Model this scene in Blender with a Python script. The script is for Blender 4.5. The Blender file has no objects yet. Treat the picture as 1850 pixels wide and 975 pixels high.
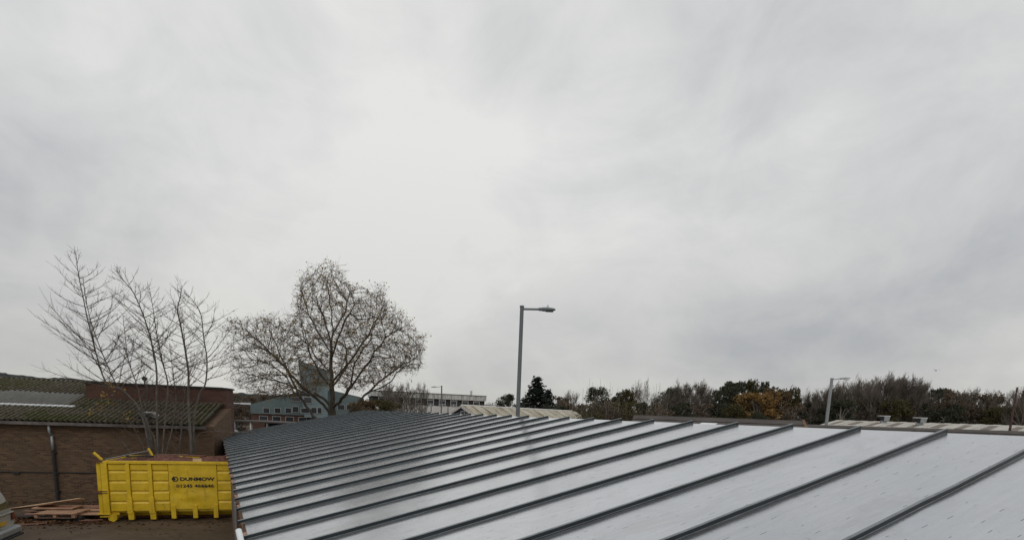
import bpy, math, random
import numpy as np
from mathutils import Vector, kdtree

random.seed(7)
rng = np.random.default_rng(11)
S = bpy.context.scene
COL = S.collection
R = math.radians
# ------------------------------------------------------------------ camera
H = 4.5                                   # eye height above the yard
cam = bpy.data.cameras.new("camera")
camo = bpy.data.objects.new("camera", cam)
COL.objects.link(camo)
RT = Vector((0.8708, -0.49016, 0.03808)); UP = Vector((0.03876, 0.14567, 0.98857)); FW = Vector((0.4901, 0.85938, -0.14585))
from mathutils import Matrix
camo.matrix_world = Matrix(((RT.x, UP.x, -FW.x, 0), (RT.y, UP.y, -FW.y, 0), (RT.z, UP.z, -FW.z, H), (0, 0, 0, 1)))
cam.sensor_width = 36.0
cam.lens = 938 / 1850 * 36
cam.shift_y = 0.2176
cam.clip_start = 0.05
cam.clip_end = 6000
S.camera = camo
S.render.resolution_x = 1024
S.render.resolution_y = 539
# ------------------------------------------------------------------ sky, sun, exposure
SUN_EL, SUN_AZ = R(48), R(-150)             # azimuth from +Y towards +X
W = bpy.data.worlds.new("World"); S.world = W; W.use_nodes = True
RT_, UP_, FW_ = RT, UP, FW
CLOUDS = [(930, 250, 44, 0.020), (1000, 330, 16, 0.015), (560, 390, 14, 0.015), (130, 450, 30, -0.05), (1650, 380, 28, -0.032), (250, 650, 14, 0.02), (1200, 560, 20, 0.012)]
def build_world():
    nt = W.node_tree; N = nt.nodes; L = nt.links
    N.clear()
    out = N.new('ShaderNodeOutputWorld'); bg = N.new('ShaderNodeBackground'); bg.inputs[1].default_value = 0.1
    sky = N.new('ShaderNodeTexSky'); sky.sky_type = 'NISHITA'; sky.sun_disc = False
    sky.sun_elevation = SUN_EL; sky.sun_rotation = SUN_AZ
    tc = N.new('ShaderNodeTexCoord'); sep = N.new('ShaderNodeSeparateXYZ'); L.new(tc.outputs['Generated'], sep.inputs[0])
    def math_(op, a, b=None, c=None):
        m = N.new('ShaderNodeMath'); m.operation = op
        for i, v in enumerate((a, b, c)):
            if v is None: continue
            if isinstance(v, (int, float)): m.inputs[i].default_value = v
            else: L.new(v, m.inputs[i])
        return m.outputs[0]
    z = math_('MAXIMUM', sep.outputs[2], 0.0)
    den = math_('ADD', z, 0.17)
    cx = math_('DIVIDE', sep.outputs[0], den); cy = math_('DIVIDE', sep.outputs[1], den)
    cmb = N.new('ShaderNodeCombineXYZ'); L.new(cx, cmb.inputs[0]); L.new(cy, cmb.inputs[1])
    def noise(scale, detail, rough, dist, vec, off):
        mp = N.new('ShaderNodeMapping'); mp.inputs['Location'].default_value = off; L.new(vec, mp.inputs[0])
        n = N.new('ShaderNodeTexNoise'); n.inputs['Scale'].default_value = scale; n.inputs['Detail'].default_value = detail
        n.inputs['Roughness'].default_value = rough; n.inputs['Distortion'].default_value = dist
        L.new(mp.outputs[0], n.inputs['Vector']); return n.outputs['Fac']
    fl = N.new('ShaderNodeMapping'); fl.inputs['Scale'].default_value = (1, 1, 1.6); L.new(tc.outputs['Generated'], fl.inputs[0]); flat = fl.outputs[0]
    n1 = noise(0.5, 3, 0.5, 0.3, cmb.outputs[0], (3.1, 1.4, 0))
    n2 = noise(2.2, 6, 0.55, 0.5, flat, (1.3, 2.0, 1))
    n3 = noise(1.0, 3, 0.5, 0.2, tc.outputs['Generated'], (0.6, 4.2, 0.3))
    n4 = noise(6.0, 5, 0.6, 0.6, flat, (5.0, 1.0, 2))
    s = math_('ADD', math_('ADD', math_('MULTIPLY', n1, 0.24), math_('MULTIPLY', n2, 0.36)), math_('ADD', math_('MULTIPLY', n3, 0.26), math_('MULTIPLY', n4, 0.17)))
    # broad thick and thin regions of the cloud deck
    for (bx, by, bw, amp) in CLOUDS:
        v = (RT_ * ((bx - 925) / 938) - UP_ * ((by - 890) / 938) + FW_).normalized()
        dn = N.new('ShaderNodeVectorMath'); dn.operation = 'DOT_PRODUCT'; L.new(tc.outputs['Generated'], dn.inputs[0]); dn.inputs[1].default_value = v
        mr = N.new('ShaderNodeMapRange'); mr.interpolation_type = 'SMOOTHSTEP'; mr.inputs[1].default_value = math.cos(R(bw)); mr.inputs[2].default_value = 1.0; mr.inputs[3].default_value = 0; mr.inputs[4].default_value = amp
        L.new(dn.outputs['Value'], mr.inputs[0]); s = math_('ADD', s, mr.outputs[0])
    cr = N.new('ShaderNodeValToRGB'); L.new(s, cr.inputs[0])
    e = cr.color_ramp.elements
    e[0].position = 0.40; e[0].color = (0.50, 0.515, 0.54, 1)
    e[1].position = 0.60; e[1].color = (0.81, 0.81, 0.79, 1)
    m = e.new(0.50); m.color = (0.665, 0.67, 0.668, 1)
    # overcast sky: a little duller and warmer towards the horizon
    hz = N.new('ShaderNodeMapRange'); hz.inputs[1].default_value = 0.0; hz.inputs[2].default_value = 0.42
    hz.inputs[3].default_value = 0.80; hz.inputs[4].default_value = 1.0; L.new(sep.outputs[2], hz.inputs[0])
    tint = N.new('ShaderNodeMixRGB'); tint.inputs[1].default_value = (1.0, 0.985, 0.955, 1); tint.inputs[2].default_value = (1, 1, 1, 1)
    t2 = N.new('ShaderNodeMapRange'); t2.inputs[2].default_value = 0.35; L.new(sep.outputs[2], t2.inputs[0]); L.new(t2.outputs[0], tint.inputs[0])
    mul = N.new('ShaderNodeVectorMath'); mul.operation = 'MULTIPLY'; L.new(cr.outputs[0], mul.inputs[0]); L.new(tint.outputs[0], mul.inputs[1])
    sc = N.new('ShaderNodeVectorMath'); sc.operation = 'SCALE'; L.new(mul.outputs[0], sc.inputs[0]); L.new(math_('MULTIPLY', hz.outputs[0], 10.0), sc.inputs['Scale'])
    mix = N.new('ShaderNodeMixRGB'); mix.inputs[0].default_value = 0.96
    L.new(sky.outputs[0], mix.inputs[1]); L.new(sc.outputs[0], mix.inputs[2])
    L.new(mix.outputs[0], bg.inputs[0]); L.new(bg.outputs[0], out.inputs[0])
build_world()
sun = bpy.data.lights.new("sun", 'SUN'); sun.energy = 0.5; sun.angle = R(35); sun.color = (1, 0.96, 0.9)
suno = bpy.data.objects.new("sun", sun); COL.objects.link(suno)
sd = Vector((math.sin(SUN_AZ) * math.cos(SUN_EL), math.cos(SUN_AZ) * math.cos(SUN_EL), math.sin(SUN_EL)))
suno.rotation_euler = sd.to_track_quat('Z', 'Y').to_euler()
S.view_settings.view_transform = 'Standard'; S.view_settings.look = 'None'
S.view_settings.exposure = 0.0; S.view_settings.gamma = 1.0

# ------------------------------------------------------------------ helpers
def hor(px): return 731 + 0.0385 * (px - 390)
def at(px, py, d):
    """world point seen at a photo pixel, d metres in front of the camera"""
    v = RT * ((px - 925) / 938 * d) - UP * ((py - 890) / 938 * d) + FW * d
    return Vector((v.x, v.y, v.z + H))
def tag(o, label=None, cat=None, group=None, kind=None):
    if label: o['label'] = label
    if cat: o['category'] = cat
    if group: o['group'] = group
    if kind: o['kind'] = kind
    return o
def thing(name, loc, label, cat, group=None, rz=0.0):
    o = bpy.data.objects.new(name, None); COL.objects.link(o); o.empty_display_size = 0.3
    o.location = loc; o.rotation_euler = (0, 0, rz)
    return tag(o, label, cat, group)
def link(name, me, parent=None, mats=None, loc=None):
    o = bpy.data.objects.new(name, me); COL.objects.link(o)
    if parent is not None: o.parent = parent
    if loc is not None: o.location = loc
    if mats:
        for m in (mats if isinstance(mats, (list, tuple)) else [mats]): me.materials.append(m)
    return o
class MB:
    def __init__(s): s.v = []; s.f = []; s.m = []
    def add(s, vs, fs, mi=0):
        b = len(s.v); s.v += [tuple(p) for p in vs]; s.f += [tuple(i + b for i in f) for f in fs]; s.m += [mi] * len(fs)
    def box(s, c, sz, ax=None, mi=0, top=1.0):
        c = Vector(c); U, V, Wd = ax if ax else (Vector((1, 0, 0)), Vector((0, 1, 0)), Vector((0, 0, 1)))
        hx, hy, hz = sz[0] / 2, sz[1] / 2, sz[2] / 2; vs = []
        for k in (-1, 1):
            t = top if k > 0 else 1.0
            for (i, j) in ((-1, -1), (1, -1), (1, 1), (-1, 1)): vs.append(c + U * (i * hx * t) + V * (j * hy * t) + Wd * (k * hz))
        s.add(vs, [(3, 2, 1, 0), (4, 5, 6, 7), (0, 1, 5, 4), (1, 2, 6, 5), (2, 3, 7, 6), (3, 0, 4, 7)], mi)
    def prism(s, poly, O, U, V, Wd, depth, mi=0):
        n = len(poly); O = Vector(O)
        a = [O + U * p[0] + V * p[1] for p in poly]; b = [p + Wd * depth for p in a]
        fs = [tuple(range(n - 1, -1, -1)), tuple(range(n, 2 * n))] + [(i, (i + 1) % n, n + (i + 1) % n, n + i) for i in range(n)]
        s.add(a + b, fs, mi)
    def tube(s, pts, rad, n=8, mi=0, cap=True):
        pts = [Vector(p) for p in pts]
        if isinstance(rad, (int, float)): rad = [rad] * len(pts)
        vs = []; prev = None
        for i, p in enumerate(pts):
            t = (pts[min(i + 1, len(pts) - 1)] - pts[max(i - 1, 0)]).normalized()
            if prev is None:
                a = Vector((0, 0, 1)) if abs(t.z) < 0.9 else Vector((1, 0, 0)); u = t.cross(a).normalized()
            else: u = (prev - t * prev.dot(t)).normalized()
            prev = u; w = t.cross(u)
            for k in range(n):
                an = 2 * math.pi * k / n; vs.append(p + (u * math.cos(an) + w * math.sin(an)) * rad[i])
        fs = []
        for i in range(len(pts) - 1):
            for k in range(n): fs.append((i * n + k, i * n + (k + 1) % n, (i + 1) * n + (k + 1) % n, (i + 1) * n + k))
        if cap: fs += [tuple(range(n - 1, -1, -1)), tuple(range((len(pts) - 1) * n, len(pts) * n))]
        s.add(vs, fs, mi)
    def mesh(s, name, smooth=False):
        me = bpy.data.meshes.new(name); me.from_pydata(s.v, [], s.f)
        me.polygons.foreach_set('material_index', s.m)
        if smooth: me.polygons.foreach_set('use_smooth', [True] * len(s.f))
        me.update(); return me
    def build(s, name, mats, parent=None, smooth=False, off=None, bevel=0.0):
        if off is not None: s.v = [(p[0] - off[0], p[1] - off[1], p[2] - off[2]) for p in s.v]
        o = link(name, s.mesh(name, smooth), parent, mats)
        if bevel:
            b = o.modifiers.new('bevel', 'BEVEL'); b.width = bevel; b.segments = 2; b.limit_method = 'ANGLE'
        return o
def np_mesh(name, V, F, mi=None):
    """V (n,3), F (m,k) all faces same size"""
    me = bpy.data.meshes.new(name); n, k = F.shape
    me.vertices.add(len(V)); me.vertices.foreach_set('co', np.asarray(V, dtype=np.float32).ravel())
    me.loops.add(n * k); me.loops.foreach_set('vertex_index', F.astype(np.int32).ravel())
    me.polygons.add(n); me.polygons.foreach_set('loop_start', np.arange(n, dtype=np.int32) * k)
    me.polygons.foreach_set('loop_total', np.full(n, k, dtype=np.int32))
    if mi is not None: me.polygons.foreach_set('material_index', mi.astype(np.int32))
    me.update(calc_edges=True); return me
def seg_mesh(name, P0, P1, R0, R1, sides=3):
    P0, P1, R0, R1 = map(np.asarray, (P0, P1, R0, R1)); D = P1 - P0
    D = D / np.maximum(np.linalg.norm(D, axis=1, keepdims=True), 1e-6)
    A = np.where(np.abs(D[:, 2:3]) < 0.9, np.array([[0, 0, 1.0]]), np.array([[1.0, 0, 0]]))
    U = np.cross(D, A); U /= np.linalg.norm(U, axis=1, keepdims=True); Wv = np.cross(D, U)
    n = len(P0); V = np.zeros((n, 2 * sides, 3))
    for k in range(sides):
        a = 2 * math.pi * k / sides; o = U * math.cos(a) + Wv * math.sin(a)
        V[:, k] = P0 + o * R0[:, None]; V[:, sides + k] = P1 + o * R1[:, None]
    base = (np.arange(n) * 2 * sides)[:, None]
    F = np.concatenate([base + np.array([[k, (k + 1) % sides, sides + (k + 1) % sides, sides + k]]) for k in range(sides)], axis=0)
    me = np_mesh(name, V.reshape(-1, 3), F)
    me.polygons.foreach_set('use_smooth', [True] * len(F)); return me
def leaf_mesh(name, C, size, flat=0.0, up=0.0):
    """small bent leaves: rhombs of random orientation round centres C"""
    C = np.asarray(C); n = len(C); a = rng.normal(size=(n, 3)); a[:, 2] = a[:, 2] * (1 - flat) + up; a /= np.linalg.norm(a, axis=1, keepdims=True)
    b = rng.normal(size=(n, 3)); b -= a * (a * b).sum(1, keepdims=True); b /= np.linalg.norm(b, axis=1, keepdims=True)
    s = (size * rng.uniform(0.6, 1.35, n))[:, None]
    V = np.stack([C - a * s, C + b * s * 0.55 + np.cross(a, b) * s * .15, C + a * s, C - b * s * 0.55 + np.cross(a, b) * s * .15], axis=1).reshape(-1, 3)
    F = (np.arange(n) * 4)[:, None] + np.array([[0, 1, 2, 3]]); return np_mesh(name, V, F)

# ------------------------------------------------------------------ materials
def newmat(name):
    m = bpy.data.materials.new(name); m.use_nodes = True; nt = m.node_tree
    return m, nt.nodes, nt.links, nt.nodes['Principled BSDF']
def nmath(N, L, op, a, b=None, c=None):
    m = N.new('ShaderNodeMath'); m.operation = op
    for i, v in enumerate((a, b, c)):
        if v is None: continue
        if isinstance(v, (int, float)): m.inputs[i].default_value = v
        else: L.new(v, m.inputs[i])
    return m.outputs[0]
def nnoise(N, L, vec, scale, detail=4, rough=0.55, dist=0.0, stretch=None):
    if stretch:
        mp = N.new('ShaderNodeMapping'); mp.inputs['Scale'].default_value = stretch; L.new(vec, mp.inputs[0]); vec = mp.outputs[0]
    n = N.new('ShaderNodeTexNoise'); n.inputs['Scale'].default_value = scale; n.inputs['Detail'].default_value = detail
    n.inputs['Roughness'].default_value = rough; n.inputs['Distortion'].default_value = dist; L.new(vec, n.inputs['Vector']); return n.outputs['Fac']
def nramp(N, L, fac, stops):
    r = N.new('ShaderNodeValToRGB'); L.new(fac, r.inputs[0]); e = r.color_ramp.elements
    while len(e) < len(stops): e.new(0.5)
    for i, (p, c) in enumerate(stops): e[i].position = p; e[i].color = (c[0], c[1], c[2], 1)
    return r.outputs[0]
def nmix(N, L, f, a, b):
    m = N.new('ShaderNodeMixRGB')
    for i, v in enumerate((f, a, b)):
        if isinstance(v, (int, float)): m.inputs[i].default_value = v
        elif isinstance(v, tuple): m.inputs[i].default_value = (v[0], v[1], v[2], 1)
        else: L.new(v, m.inputs[i])
    return m.outputs[0]
def nbump(N, L, h, strength, dist, P, prev=None):
    b = N.new('ShaderNodeBump'); b.inputs['Strength'].default_value = strength; b.inputs['Distance'].default_value = dist
    L.new(h, b.inputs['Height'])
    if prev is not None: L.new(prev, b.inputs['Normal'])
    L.new(b.outputs[0], P.inputs['Normal']); return b.outputs[0]
def pos(N): return N.new('ShaderNodeNewGeometry').outputs['Position']
def rnd(N): return N.new('ShaderNodeObjectInfo').outputs['Random']
def pmat(name, c1, c2, scale=3.0, rough=0.7, metal=0.0, bump=0.3, bd=0.01, detail=5, stretch=None, fine=30, spec=0.5):
    m, N, L, P = newmat(name); p = pos(N)
    a = nnoise(N, L, p, scale, detail, 0.6, 0.3, stretch); b = nnoise(N, L, p, fine, 3, 0.6, 0, stretch)
    f = nmath(N, L, 'ADD', nmath(N, L, 'MULTIPLY', a, 0.7), nmath(N, L, 'MULTIPLY', b, 0.3))
    L.new(nramp(N, L, f, [(0.35, c1), (0.65, c2)]), P.inputs['Base Color'])
    P.inputs['Roughness'].default_value = rough; P.inputs['Metallic'].default_value = metal; P.inputs['Specular IOR Level'].default_value = spec
    if bump: nbump(N, L, f, bump, bd, P)
    return m
def leafmat(name, cols, trans=0.25):
    """foliage: colour varies per leaf and per clump"""
    m, N, L, P = newmat(name); p = pos(N)
    g = N.new('ShaderNodeNewGeometry')
    a = nnoise(N, L, p, 0.55, 3, 0.6); f = nmath(N, L, 'ADD', nmath(N, L, 'MULTIPLY', g.outputs['Random Per Island'], 0.5), nmath(N, L, 'MULTIPLY', a, 0.5))
    n = len(cols); L.new(nramp(N, L, f, [(0.2 + 0.6 * i / (n - 1), c) for i, c in enumerate(cols)]), P.inputs['Base Color'])
    P.inputs['Roughness'].default_value = 0.75; P.inputs['Specular IOR Level'].default_value = 0.2
    tr = N.new('ShaderNodeBsdfTranslucent'); L.new(P.inputs['Base Color'].links[0].from_socket, tr.inputs['Color']); mx = N.new('ShaderNodeMixShader'); mx.inputs[0].default_value = trans
    out = [q for q in N if q.type == 'OUTPUT_MATERIAL'][0]; L.new(P.outputs[0], mx.inputs[1]); L.new(tr.outputs[0], mx.inputs[2]); L.new(mx.outputs[0], out.inputs['Surface'])
    return m
M = {}
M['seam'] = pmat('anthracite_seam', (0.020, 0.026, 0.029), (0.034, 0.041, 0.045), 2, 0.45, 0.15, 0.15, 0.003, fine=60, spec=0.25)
M['galv'] = pmat('galvanised_lip', (0.17, 0.19, 0.20), (0.27, 0.29, 0.305), 8, 0.45, 0.6, 0.1, 0.002)
M['timber'] = pmat('weathered_timber', (0.10, 0.055, 0.035), (0.22, 0.13, 0.085), 3, 0.85, 0, 0.5, 0.01, stretch=(1, 6, 6))
M['newwood'] = pmat('sawn_timber', (0.27, 0.145, 0.085), (0.44, 0.27, 0.17), 2.5, 0.8, 0, 0.4, 0.006, stretch=(1.2, 5, 8))
M['palewood'] = pmat('pale_timber', (0.42, 0.30, 0.19), (0.60, 0.46, 0.31), 2.5, 0.8, 0, 0.4, 0.006, stretch=(1.2, 5, 8))
M['redwood'] = pmat('red_plywood', (0.20, 0.09, 0.065), (0.36, 0.19, 0.13), 1.8, 0.75, 0, 0.3, 0.006)
M['foam'] = pmat('orange_foam', (0.20, 0.09, 0.055), (0.42, 0.25, 0.17), 12, 0.9, 0, 0.8, 0.02)
M['white'] = pmat('white_plastic', (0.66, 0.69, 0.71), (0.8, 0.82, 0.83), 3, 0.4, 0, 0.05)
M['greymetal'] = pmat('grey_paint_metal', (0.22, 0.24, 0.25), (0.33, 0.35, 0.36), 4, 0.5, 0.3, 0.1, 0.002)
M['lampsteel'] = pmat('galvanised_column', (0.115, 0.13, 0.135), (0.17, 0.185, 0.19), 1.5, 0.5, 0.35, 0.08, 0.002, stretch=(3, 3, 0.4))
M['lampsteel2'] = pmat('pale_column', (0.26, 0.28, 0.29), (0.36, 0.38, 0.38), 1.5, 0.5, 0.35, 0.08, 0.002)
M['black'] = pmat('black_rubber', (0.012, 0.012, 0.013), (0.03, 0.03, 0.03), 8, 0.8, 0, 0.3)
M['dark'] = pmat('dark_void', (0.012, 0.013, 0.014), (0.025, 0.026, 0.026), 2, 0.9, 0, 0)
M['bark'] = pmat('oak_bark', (0.045, 0.036, 0.026), (0.09, 0.075, 0.055), 3, 0.95, 0, 0.8, 0.03, stretch=(3, 3, 0.6))
M['barkgrey'] = pmat('grey_bark', (0.045, 0.038, 0.032), (0.13, 0.115, 0.098), 4, 0.9, 0, 0.5, 0.01, stretch=(2, 2, 0.7))
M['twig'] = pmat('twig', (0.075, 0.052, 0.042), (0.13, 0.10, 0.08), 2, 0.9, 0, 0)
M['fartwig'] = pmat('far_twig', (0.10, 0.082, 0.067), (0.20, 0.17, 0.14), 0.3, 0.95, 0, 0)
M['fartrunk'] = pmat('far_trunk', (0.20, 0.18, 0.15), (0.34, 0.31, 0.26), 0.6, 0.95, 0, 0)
M['l_oak'] = leafmat('oak_leaves', [(0.20, 0.11, 0.05), (0.32, 0.19, 0.08), (0.32, 0.25, 0.10), (0.25, 0.25, 0.10)], 0.5)
M['l_ever'] = leafmat('evergreen_leaves', [(0.030, 0.036, 0.023), (0.055, 0.060, 0.038), (0.085, 0.088, 0.055)])
M['l_conif'] = leafmat('conifer_needles', [(0.010, 0.017, 0.014), (0.02, 0.03, 0.023), (0.035, 0.045, 0.033)])
M['l_olive'] = leafmat('olive_leaves', [(0.045, 0.04, 0.018), (0.08, 0.072, 0.03), (0.12, 0.10, 0.045)])
M['l_brown'] = leafmat('brown_leaves', [(0.075, 0.056, 0.040), (0.13, 0.10, 0.072), (0.19, 0.15, 0.11)])
M['l_orange'] = leafmat('orange_leaves', [(0.12, 0.08, 0.035), (0.25, 0.145, 0.05), (0.30, 0.195, 0.07)])
M['l_rust'] = leafmat('rust_leaves', [(0.065, 0.046, 0.025), (0.12, 0.080, 0.042), (0.15, 0.11, 0.055)])
M['l_yellow'] = leafmat('yellow_leaves', [(0.18, 0.09, 0.025), (0.32, 0.19, 0.04), (0.40, 0.29, 0.07)])
M['l_litter'] = leafmat('leaf_litter', [(0.05, 0.025, 0.014), (0.11, 0.055, 0.03), (0.2, 0.11, 0.05)])
M['glass'] = pmat('dark_glass', (0.02, 0.024, 0.028), (0.035, 0.04, 0.045), 1, 0.12, 0, 0.02, 0.002)
M['concrete'] = pmat('pale_render', (0.58, 0.56, 0.54), (0.72, 0.70, 0.68), 0.8, 0.9, 0, 0.1)
M['whiteframe'] = pmat('white_frame', (0.5, 0.5, 0.49), (0.62, 0.62, 0.61), 2, 0.6, 0, 0)
M['dullframe'] = pmat('dull_frame', (0.26, 0.26, 0.25), (0.36, 0.36, 0.35), 2, 0.7, 0, 0)
M['darkpanel'] = pmat('dark_brick_panel', (0.035, 0.033, 0.03), (0.06, 0.056, 0.05), 2, 0.9, 0, 0.1)
M['gunpaint'] = pmat('slate_blue_boards', (0.05, 0.055, 0.085), (0.085, 0.09, 0.13), 1.5, 0.8, 0, 0.1)
M['leadroof'] = pmat('dark_felt_roof', (0.045, 0.038, 0.034), (0.085, 0.074, 0.066), 1.2, 0.9, 0, 0.4, 0.02)
M['rusttile'] = pmat('rust_ridge_tile', (0.085, 0.05, 0.032), (0.17, 0.105, 0.065), 3, 0.9, 0, 0.3)

SPC = 1.02; Y0 = 3.06 - 7 * SPC
def mat_pan():
    m, N, L, P = newmat('bare_metal_roof_pan'); g = N.new('ShaderNodeNewGeometry'); p = g.outputs['Position']
    sep = N.new('ShaderNodeSeparateXYZ'); L.new(p, sep.inputs[0])
    # short scuffs left along each pan, in staggered rows
    v = nmath(N, L, 'MULTIPLY', sep.outputs[1], 1 / 0.17); row = nmath(N, L, 'FLOOR', v); fv = nmath(N, L, 'FRACT', v)
    wn = N.new('ShaderNodeTexWhiteNoise'); wn.noise_dimensions = '1D'; L.new(row, wn.inputs['W'])
    u = nmath(N, L, 'ADD', nmath(N, L, 'MULTIPLY', sep.outputs[0], 1 / 0.36), nmath(N, L, 'MULTIPLY', wn.outputs[0], 3.7))
    cell = nmath(N, L, 'FLOOR', u); fu = nmath(N, L, 'FRACT', u)
    cm = N.new('ShaderNodeCombineXYZ'); L.new(row, cm.inputs[0]); L.new(cell, cm.inputs[1])
    wn2 = N.new('ShaderNodeTexWhiteNoise'); wn2.noise_dimensions = '2D'; L.new(cm.outputs[0], wn2.inputs['Vector'])
    sp2 = N.new('ShaderNodeSeparateXYZ'); L.new(wn2.outputs['Color'], sp2.inputs[0])
    cu = nmath(N, L, 'ADD', nmath(N, L, 'MULTIPLY', sp2.outputs[0], 0.5), 0.25); cv = nmath(N, L, 'ADD', nmath(N, L, 'MULTIPLY', sp2.outputs[1], 0.6), 0.2)
    du = nmath(N, L, 'ABSOLUTE', nmath(N, L, 'SUBTRACT', fu, cu)); dv = nmath(N, L, 'ABSOLUTE', nmath(N, L, 'SUBTRACT', fv, cv))
    lu = nmath(N, L, 'ADD', nmath(N, L, 'MULTIPLY', sp2.outputs[2], 0.09), 0.035)
    dash = nmath(N, L, 'MULTIPLY', nmath(N, L, 'LESS_THAN', du, lu), nmath(N, L, 'LESS_THAN', dv, 0.020))
    dash = nmath(N, L, 'MULTIPLY', dash, nmath(N, L, 'GREATER_THAN', nmath(N, L, 'FRACT', nmath(N, L, 'MULTIPLY', sp2.outputs[0], 17.3)), 0.35))
    big = nnoise(N, L, p, 0.7, 4, 0.6, 0.4); fine = nnoise(N, L, p, 45, 4, 0.7); streak = nnoise(N, L, p, 3.0, 4, 0.6, 0.2, (0.5, 7, 0.5))
    speck = nnoise(N, L, p, 140, 2, 0.6)
    f = nmath(N, L, 'ADD', nmath(N, L, 'ADD', nmath(N, L, 'MULTIPLY', big, 0.35), nmath(N, L, 'MULTIPLY', fine, 0.25)), nmath(N, L, 'MULTIPLY', streak, 0.4))
    c = nramp(N, L, f, [(0.3, (0.50, 0.52, 0.55)), (0.7, (0.66, 0.675, 0.70))])
    c = nmix(N, L, nmath(N, L, 'MULTIPLY', dash, 0.8), c, (0.10, 0.15, 0.16))
    dirt = nnoise(N, L, p, 1.6, 7, 0.72, 0.7, (0.6, 1.2, 1)); c = nmix(N, L, nmath(N, L, 'MULTIPLY', nramp(N, L, dirt, [(0.50, (0, 0, 0)), (0.72, (1, 1, 1))]), 0.38), c, (0.33, 0.33, 0.32))
    sy = nmath(N, L, 'FRACT', nmath(N, L, 'MULTIPLY', nmath(N, L, 'SUBTRACT', sep.outputs[1], Y0), 1 / SPC)); ed = nmath(N, L, 'MINIMUM', sy, nmath(N, L, 'SUBTRACT', 1.0, sy))
    gr = nmath(N, L, 'ADD', ed, nmath(N, L, 'MULTIPLY', nmath(N, L, 'SUBTRACT', streak, 0.5), 0.12)); c = nmix(N, L, nmath(N, L, 'MULTIPLY', nramp(N, L, gr, [(0.015, (1, 1, 1)), (0.06, (0, 0, 0))]), 0.45), c, (0.22, 0.21, 0.20))
    drop = nnoise(N, L, p, 22, 2, 0.5); c = nmix(N, L, nmath(N, L, 'MULTIPLY', nramp(N, L, drop, [(0.70, (0, 0, 0)), (0.74, (1, 1, 1))]), 0.5), c, (0.26, 0.26, 0.26))
    vr = nmath(N, L, 'ADD', nmath(N, L, 'MULTIPLY', rnd(N), 0.14), 0.88)
    sc = N.new('ShaderNodeVectorMath'); sc.operation = 'SCALE'; L.new(c, sc.inputs[0]); L.new(vr, sc.inputs['Scale'])
    L.new(sc.outputs[0], P.inputs['Base Color'])
    P.inputs['Metallic'].default_value = 0.85
    L.new(nmath(N, L, 'ADD', nmath(N, L, 'MULTIPLY', f, 0.14), 0.11), P.inputs['Roughness'])
    wave = nnoise(N, L, p, 1.1, 2, 0.45, 0.6, (0.55, 1.3, 1))
    b1 = nbump(N, L, wave, 0.35, 0.02, P)
    b2 = nbump(N, L, speck, 0.12, 0.004, P, b1)
    nbump(N, L, nmath(N, L, 'MULTIPLY', dash, -1.0), 0.5, 0.006, P, b2)
    return m
M['pan'] = mat_pan()
def mat_brick(name, c1, c2, mort, tint, ux, uy):
    """brick courses laid along the wall direction (ux, uy)"""
    m, N, L, P = newmat(name); p = pos(N); sep = N.new('ShaderNodeSeparateXYZ'); L.new(p, sep.inputs[0])
    al = nmath(N, L, 'ADD', nmath(N, L, 'MULTIPLY', sep.outputs[0], ux), nmath(N, L, 'MULTIPLY', sep.outputs[1], uy))
    pe = nmath(N, L, 'ADD', nmath(N, L, 'MULTIPLY', sep.outputs[0], -uy), nmath(N, L, 'MULTIPLY', sep.outputs[1], ux))
    cm = N.new('ShaderNodeCombineXYZ'); L.new(nmath(N, L, 'ADD', al, pe), cm.inputs[0]); L.new(sep.outputs[2], cm.inputs[1])
    bt = N.new('ShaderNodeTexBrick'); L.new(cm.outputs[0], bt.inputs['Vector']); bt.inputs['Scale'].default_value = 1.0
    bt.inputs['Brick Width'].default_value = 0.225; bt.inputs['Row Height'].default_value = 0.075; bt.inputs['Mortar Size'].default_value = 0.008
    bt.inputs['Color1'].default_value = (*c1, 1); bt.inputs['Color2'].default_value = (*c2, 1); bt.inputs['Mortar'].default_value = (*mort, 1)
    a = nnoise(N, L, p, 0.8, 6, 0.7, 0.8, (1, 1, 0.6)); c = nmix(N, L, nramp(N, L, a, [(0.42, (0, 0, 0)), (0.68, (1, 1, 1))]), bt.outputs[0], tint)
    b = nnoise(N, L, cm.outputs[0], 5, 3, 0.7, 0, (1, 3.2, 1)); c2_ = nmix(N, L, nmath(N, L, 'MULTIPLY', nramp(N, L, b, [(0.5, (0, 0, 0)), (0.7, (1, 1, 1))]), 0.55), c, bt.outputs[0])
    L.new(c2_, P.inputs['Base Color']); P.inputs['Roughness'].default_value = 0.92; P.inputs['Specular IOR Level'].default_value = 0.2
    nbump(N, L, nmath(N, L, 'SUBTRACT', nmath(N, L, 'MULTIPLY', b, 0.5), bt.outputs['Fac']), 0.8, 0.012, P); return m
WU = Vector((1, -0.28, 0)).normalized(); WV = Vector((0.28, 1, 0)).normalized()
M['brick'] = mat_brick('brown_brick', (0.155, 0.094, 0.056), (0.070, 0.043, 0.029), (0.13, 0.10, 0.075), (0.11, 0.078, 0.050), WU.x, WU.y)
M['brick2'] = mat_brick('dark_red_brick', (0.13, 0.060, 0.045), (0.08, 0.042, 0.034), (0.10, 0.075, 0.06), (0.085, 0.048, 0.038), WU.x, WU.y)
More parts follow.
